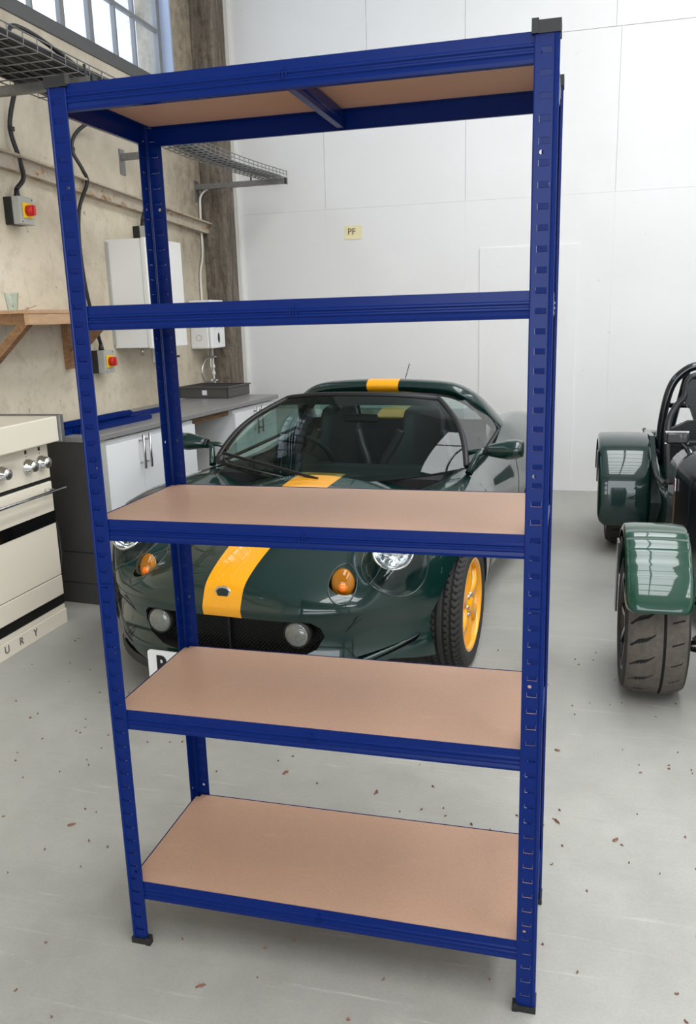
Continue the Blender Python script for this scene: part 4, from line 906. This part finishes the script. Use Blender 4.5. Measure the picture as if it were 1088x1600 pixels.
for s in (-1, 1):
    wheel(EL, s*.765, .72, .290, .088, s, 'rubber', 'yellow', tread_elise, rim_elise)
    wheel(EL, s*.755, 3.02, .300, .102, s, 'rubber', 'yellow', tread_elise, rim_elise)

# ------------------------------------------------------------------ open-wheeled kit car at the right
KX, KY, KRY = 2.065, 1.81, 4.12                     # centreline, front axle, rear axle
KC = thing('kit_car', 'open wheeled black and green kit car at right edge', 'car', (KX, KY, 0))
def kl(p): return (p[0]-KX, p[1]-KY, p[2])
def arc_wing(cx, cy, cz, r, hw, a0, a1, ribs, flat=0.0, sect=None, n=60, drop=0.045, sq=0.0):
    """curved mudguard: swept rounded channel section from angle a0 (front, low) to a1 (rear); returns grid rows"""
    rows = []
    sec = [(-1, -drop), (-1, -drop*.45), (-.975, -.012), (-.93, -.003), (-.85, 0.0)] + [(u, 0.004*(1-u*u)) for u in (-.6, -.3, 0, .3, .6)] + [(.85, 0.0), (.93, -.003), (.975, -.012), (1, -drop*.45), (1, -drop)]
    for i in range(n+1):
        t = i/n; a = math.radians(a0 + (a1-a0)*t); row = []
        e = min(1.0, t/0.07); wsc = 0.80 + 0.20*math.sqrt(max(0, 1-(1-e)**2))
        bump = ribs(math.degrees(a)) if ribs else 0.0
        for u, dz in sec:
            rr = r*(1 + sq*math.sin(2*a)**2*(1 if 0 < a < math.pi/2 else 0)) + dz + (bump if abs(u) < .95 else bump*.4)
            rows_y = cy - rr*math.cos(a)*(1+flat*max(0, math.cos(a))); row.append((cx + u*hw*wsc, rows_y, cz + rr*math.sin(a)))
        rows.append(row)
    return rows
def ribs_f(d):
    if 46 < d < 84: return 0.0045*math.sin((d-46)/38*math.pi*8)
    if 42 < d <= 46: return -0.004
    return 0.0
def thick(rows, cy, cz, t=0.006):
    inn = [[(p[0], p[1] + (cy-p[1])/max(1e-6, math.hypot(p[1]-cy, p[2]-cz))*t, p[2] + (cz-p[2])/max(1e-6, math.hypot(p[1]-cy, p[2]-cz))*t) for p in r] for r in rows]
    mb = MB().grid(rows).grid(inn); mb.grid([rows[0], inn[0]]); mb.grid([rows[-1], inn[-1]]); mb.grid([[r[0] for r in rows], [r[0] for r in inn]]); mb.grid([[r[-1] for r in rows], [r[-1] for r in inn]]); return mb
def tread_kit(a, u):
    if abs(u-0.22) < 0.032: return True
    ph = (a*180/math.pi/18.0)
    if -0.93 < u < -0.10:
        v = (u+0.93)/0.83; c = -0.62*v - 0.07*math.sin(v*6.0); w = 0.15*math.sin(math.pi*min(1, .06+v*.92))**.8 + .015
        return ((ph - c + w/2) % 1.0) < w
    if 0.45 < u < 0.90: return ((ph*1.0 + 0.35*u) % 1.0) < 0.05
    return False
def rim_kit(rm, cx, cy, R, rb, hw, side, mt):
    x0 = cx + side*hw*0.72
    part('hub', MB().lathe([(0.0, 0.02), (0.03, 0.02), (0.036, 0.0), (0.07, -0.01), (0.0, -0.05)], (x0, cy, R), (side, 0, 0), 20), mt, rm)
    for k in range(8):
        a = 2*math.pi*k/8; d = Vector((0, math.cos(a), math.sin(a))); q = Vector((0, -math.sin(a), math.cos(a))); c = Vector((x0, cy, R))
        part('spoke', MB().bar(c + d*0.04, c + d*(rb-0.012) + Vector((side*0.008, 0, 0)), 0.030, 0.022, up=tuple(q)), mt, rm)
for s in (-1, 1):
    fx = KX + s*0.68
    wheel(KC, s*0.68, 0.0, .283, .118, s, 'dusty', 'carbon', lambda a, u, s=s: tread_kit(a, u if s < 0 else -u) if False else tread_kit(a, -u), rim_kit)
    wheel(KC, s*0.655, KRY-KY, .290, .125, s, 'rubber', 'carbon', lambda a, u: tread_kit(a, -u), rim_kit)
    part('front_wing', thick(arc_wing(s*0.685, 0.02, .318, .368, .122, 19, 172, ribs_f, drop=0.05), 0.02, .318), 'gmid', KC, 'glossy green cycle wing')
    part('wing_stay', MB().box(s*0.822-.004, s*0.822+.004, -.02, .06, .33, .62), 'carbon', KC)
    part('wing_stay_arm', MB().tube([(s*0.56, .02, .30), (s*0.545, .03, .45), (s*0.57, .02, .66)], 0.012, 8), 'blackp', KC)
    rw = arc_wing(s*0.69, KRY-KY+.02, .33, .405, .158, -18, 165, None, flat=0.04, drop=0.07, sq=0.085)
    part('rear_wing', thick(rw, KRY-KY+.02, .33), 'gpaint', KC, 'glossy dark green rear wing')
    part('wing_infill', MB().prism([(KRY-KY-.33, .20), (KRY-KY-.40, .36), (KRY-KY-.33, .60), (KRY-KY-.1, .735), (KRY-KY+.3, .72), (KRY-KY+.3, .2)], s*.505 if s > 0 else -.535, .535 if s > 0 else -.505, 'x'), 'gpaint', KC)
    part('stone_guard', MB().box(s*0.853-.004, s*0.853+.004, KRY-KY-.30, KRY-KY-.22, .47, .66), 'carbon', KC)
    # suspension links
    part('wishbone', MB().tube([(s*.24, -.20, .20), (s*.57, 0, .19), (s*.26, .20, .20)], 0.012, 8).tube([(s*.26, -.15, .40), (s*.57, 0, .385), (s*.28, .16, .40)], 0.011, 8), 'blackp', KC)
    part('damper', MB().tube([(s*.50, .02, .20), (s*.27, .02, .46)], 0.026, 12), 'brushed', KC)
    # headlamp behind the wing
    part('headlamp', MB().lathe([(0.0, -0.035), (0.05, -0.03), (0.080, -0.008), (0.084, 0.0), (0.075, 0.05), (0.04, 0.10), (0.0, 0.115)], (s*.33, -.10, .68), (0, 1, 0), 24), 'chrome', KC)
    part('headlamp_post', MB().tube([(s*.33, -.04, .60), (s*.26, 0.0, .46)], 0.012, 8), 'blackp', KC)
# tapered body: nose, bonnet and scuttle as one skin
def ksec(hw, z0, z1, r, n=7):
    out = [(-hw, z0)]
    for k in range(n+1):
        a = math.radians(180 - 90*k/n); out.append((-hw + r + r*math.cos(a), z1 - r*0.8 + r*0.8*math.sin(a)))
    top = [(x, z1 + 0.02*(1-(x/(hw-r))**2)) for x in np.linspace(-hw+r, hw-r, 9)[1:-1]]
    out += top
    for k in range(n+1):
        a = math.radians(90 - 90*k/n); out.append((hw - r + r*math.cos(a), z1 - r*0.8 + r*0.8*math.sin(a)))
    out.append((hw, z0)); return out
st = [(-.62, .12, .27, .44, .05), (-.58, .17, .22, .50, .08), (-.45, .20, .18, .55, .09), (-.1, .255, .16, .61, .10), (.3, .33, .16, .665, .11), (.62, .40, .16, .72, .12), (.80, .45, .16, .77, .13), (.97, .505, .16, .835, .15), (1.12, .525, .16, .845, .15)]
rows = [[(x, y, z) for x, z in ksec(hw, z0, z1, r)] for y, hw, z0, z1, r in st]
nb_ = MB().grid(rows); nb_.add(rows[0], [tuple(range(len(rows[0])))]); nb_.add(rows[-1], [tuple(range(len(rows[-1])))])
part('bonnet_and_scuttle', nb_, 'navy', KC, 'black bonnet and scuttle')
part('bonnet_seam', MB().tube([(x*1.003, .82, z+.002) for x, z in ksec(.456, .16, .775, .13)], 0.003, 5), 'dark', KC)
part('nose_opening', MB().lathe([(0.0, 0.0), (0.085, 0.0), (0.09, 0.02)], (0, -.625, .355), (0, 1, 0), 24), 'dark', KC)
for s in (-1, 1):
    side = [[(s*(.525 - .02*math.sin(math.pi*j/5)), y, .16 + (zt_-.16)*j/5) for j in range(6)] for y, zt_ in ((1.10, .66), (1.3, .60), (1.7, .565), (2.0, .60), (2.25, .68), (2.75, .70))]
    sd = MB().grid(side).grid([[(p[0]-s*.03, p[1], p[2]) for p in r] for r in side]); sd.grid([[r[-1] for r in side], [(r[-1][0]-s*.03, r[-1][1], r[-1][2]) for r in side]])
    part('body_side', sd, 'gpaint', KC); part('cockpit_edge', MB().tube([r[-1] for r in side], 0.014, 8), 'blackp', KC)
part('rear_panel', MB().box(-.525, .525, 2.62, 2.78, .25, .70, bev=0.03), 'gpaint', KC)
part('cockpit_floor', MB().box(-.50, .50, 1.1, 2.65, .14, .17), 'dark', KC); part('transmission_tunnel', MB().box(-.10, .10, 1.1, 2.5, .17, .42, bev=0.03), 'leather', KC)
part('sidescreen_post', MB().tube([(-.515, 1.10, .66), (-.50, 1.20, .55), (-.46, 1.34, .35)], 0.012, 8), 'blackp', KC)
# seat: high-backed shell with shoulder openings and ribbed cushion
se = part('seat', MB().box(-.40, -.09, 1.55, 2.0, .22, .32, bev=0.04), 'leather', KC)
sx_ = -.235; yb = lambda z: 1.86 + (z-.3)*0.28
for z0, w in ((.36, .135), (.42, .14), (.48, .145), (.54, .15), (.60, .15), (.66, .145), (.72, .135)):
    part('cushion_rib', MB().box(sx_-w, sx_+w, yb(z0)-.035, yb(z0)+.02, z0-.026, z0+.026, bev=0.012), 'leather', se)
ol = [(-.20, .30), (-.225, .55), (-.235, .74), (-.225, .86), (-.185, .94), (-.135, 1.00), (-.125, 1.06), (-.095, 1.115), (0, 1.13), (.095, 1.115), (.125, 1.06), (.135, 1.00), (.185, .94), (.225, .86), (.235, .74), (.225, .55), (.20, .30)]
sh = MB().tube(smooth_path([(sx_+x*.94, yb(z) - 0.02 - 0.04*max(0, min(1, (.92-z)/.2)), z) for x, z in ol], 5), 0.020, 10)
part('shell_rim', sh, 'leather', se)
part('headrest', MB().prism([(sx_+x, z) for x, z in [(-.10, .93), (-.125, .98), (-.12, 1.06), (-.09, 1.105), (.09, 1.105), (.12, 1.06), (.125, .98), (.10, .93)]], yb(1.0)-.03, yb(1.0)+.04, 'y'), 'leather', se)
part('shoulder_pad', MB().prism([(sx_+x, z) for x, z in [(-.22, .72), (-.225, .80), (-.10, .86), (.10, .86), (.225, .80), (.22, .72), (.15, .70), (-.15, .70)]], yb(.78)-.03, yb(.78)+.03, 'y'), 'leather', se)
part('headrest_neck', MB().prism([(sx_+x, z) for x, z in [(-.055, .83), (-.10, .95), (.10, .95), (.055, .83)]], yb(.9)-.02, yb(.9)+.03, 'y'), 'leather', se)
part('shell_back', MB().prism([(sx_+x, z) for x, z in [(-.20, .30), (-.225, .70), (.225, .70), (.20, .30)]], yb(.5)+.05, yb(.5)+.07, 'y'), 'leather', se)
# roll bar
rb_ = smooth_path([(-.47, 2.19, .55), (-.468, 2.19, .80), (-.43, 2.19, 1.03), (-.36, 2.19, 1.135), (-.25, 2.19, 1.18), (0, 2.19, 1.19), (.25, 2.19, 1.18), (.36, 2.19, 1.135), (.43, 2.19, 1.03), (.468, 2.19, .80), (.47, 2.19, .55)], 8)
rbp = part('roll_bar', MB().tube(rb_, 0.026, 12), 'navy', KC)
for s in (-1, 1): part('rear_stay', MB().tube([(s*.33, 2.20, 1.15), (s*.36, 2.62, .72)], 0.019, 10), 'navy', rbp)
part('harness_bar', MB().tube([(-.45, 2.20, .93), (.45, 2.20, .93)], 0.016, 8), 'navy', rbp)
# small mirror on a bent stalk, toggle catch, flag sticker
mi_ = part('wing_mirror', MB().box(-.545, -.435, 1.14, 1.175, .845, .905, bev=0.010), 'carbon', KC)
part('mirror_glass', MB().box(-.538, -.442, 1.176, 1.178, .851, .899), 'chrome', mi_); part('mirror_stalk', MB().tube(smooth_path([(-.47, 1.15, .85), (-.44, 1.13, .82), (-.41, 1.10, .81), (-.36, 1.06, .80)]), 0.008, 8), 'blackp', mi_)
part('mirror_frame', MB().box(-.548, -.432, 1.172, 1.180, .842, .848).box(-.548, -.432, 1.172, 1.180, .902, .908), 'brushed', mi_)
part('bonnet_catch', MB().ell((-.44, .83, .60), (0.012, 0.03, 0.02), 12, 8), 'chrome', KC)
def flag_at(y, z):
    hw = .498
    f = part('flag_sticker', MB().box(-hw-.012, -hw-.008, y-.022, y+.022, z-.030, z+.030), 'sticker', KC, 'small union flag sticker')
    part('flag_cross', MB().box(-hw-.0135, -hw-.011, y-.005, y+.005, z-.03, z+.03).box(-hw-.0135, -hw-.011, y-.022, y+.022, z-.005, z+.005), 'red', f)
    part('flag_corner', MB().box(-hw-.013, -hw-.0105, y-.020, y-.009, z+.010, z+.027).box(-hw-.013, -hw-.0105, y+.009, y+.020, z+.010, z+.027).box(-hw-.013, -hw-.0105, y-.020, y-.009, z-.027, z-.010).box(-hw-.013, -hw-.0105, y+.009, y+.020, z-.027, z-.010), 'blueflag', f)
flag_at(.98, .665)

# ------------------------------------------------------------------ dry leaf fragments and grit on the floor
def bit(x, y, L, w, ang, rnd):
    mb = MB(); n = 6; rows = []
    for i in range(n):
        u = i/(n-1); wd = w*(0.25 + math.sin(math.pi*u))*rnd.uniform(.7, 1.2); cu_ = 0.25*L*math.sin(u*2.2); h = 0.0015 + 0.006*rnd.random()*math.sin(math.pi*u)
        px, py = (u-.5)*L, cu_*rnd.uniform(.4, 1.0)
        rows.append([(px, py - wd/2, 0.001), (px, py, h + .002), (px, py + wd/2, 0.0012)])
    mb.grid(rows, smooth=False); c, s = math.cos(ang), math.sin(ang)
    mb.v = [(x + a*c - b*s, y + a*s + b*c, z) for a, b, z in mb.v]; return mb
rl_ = random.Random(11)
BIG = [(0.978, 0.735, .045, .018), (0.968, 0.70, .02, .010), (1.032, 0.755, .035, .006), (1.205, 0.70, .024, .014), (0.915, -0.305, .028, .014), (0.865, -0.37, .04, .013), (0.895, -0.43, .034, .010), (1.07, -0.44, .03, .009), (0.875, 0.335, .04, .008), (0.80, -0.36, .04, .012), (0.72, -0.38, .03, .01), (0.12, 0.85, .03, .012), (0.45, 0.80, .03, .010), (-0.45, 0.42, .025, .012), (0.06, 0.50, .02, .008), (1.03, 1.20, .02, .010), (0.42, -0.30, .018, .007), (-0.12, -0.38, .02, .008), (0.93, -0.53, .03, .012), (0.23, -0.10, .025, .009)]
for x, y, L, w in BIG:
    solo('leaf_fragment', bit(x, y, L, w, rl_.uniform(0, 6.3), rl_), 'leaf', 'curled brown dry leaf fragment lying on the concrete floor', 'leaf', 'leaf fragments on the floor', off=(x, y, 0))
gr_ = MB()
for k in range(260):
    x, y = rl_.uniform(-1.4, 1.5), rl_.uniform(-.75, 2.2)
    q = bit(x, y, rl_.uniform(.004, .012), rl_.uniform(.002, .005), rl_.uniform(0, 6.3), rl_); gr_.add(q.v, q.f)
solo('floor_grit', gr_, 'leaf', 'fine brown grit scattered over the concrete floor', 'grit', kind='stuff', off=(0, 0, 0))
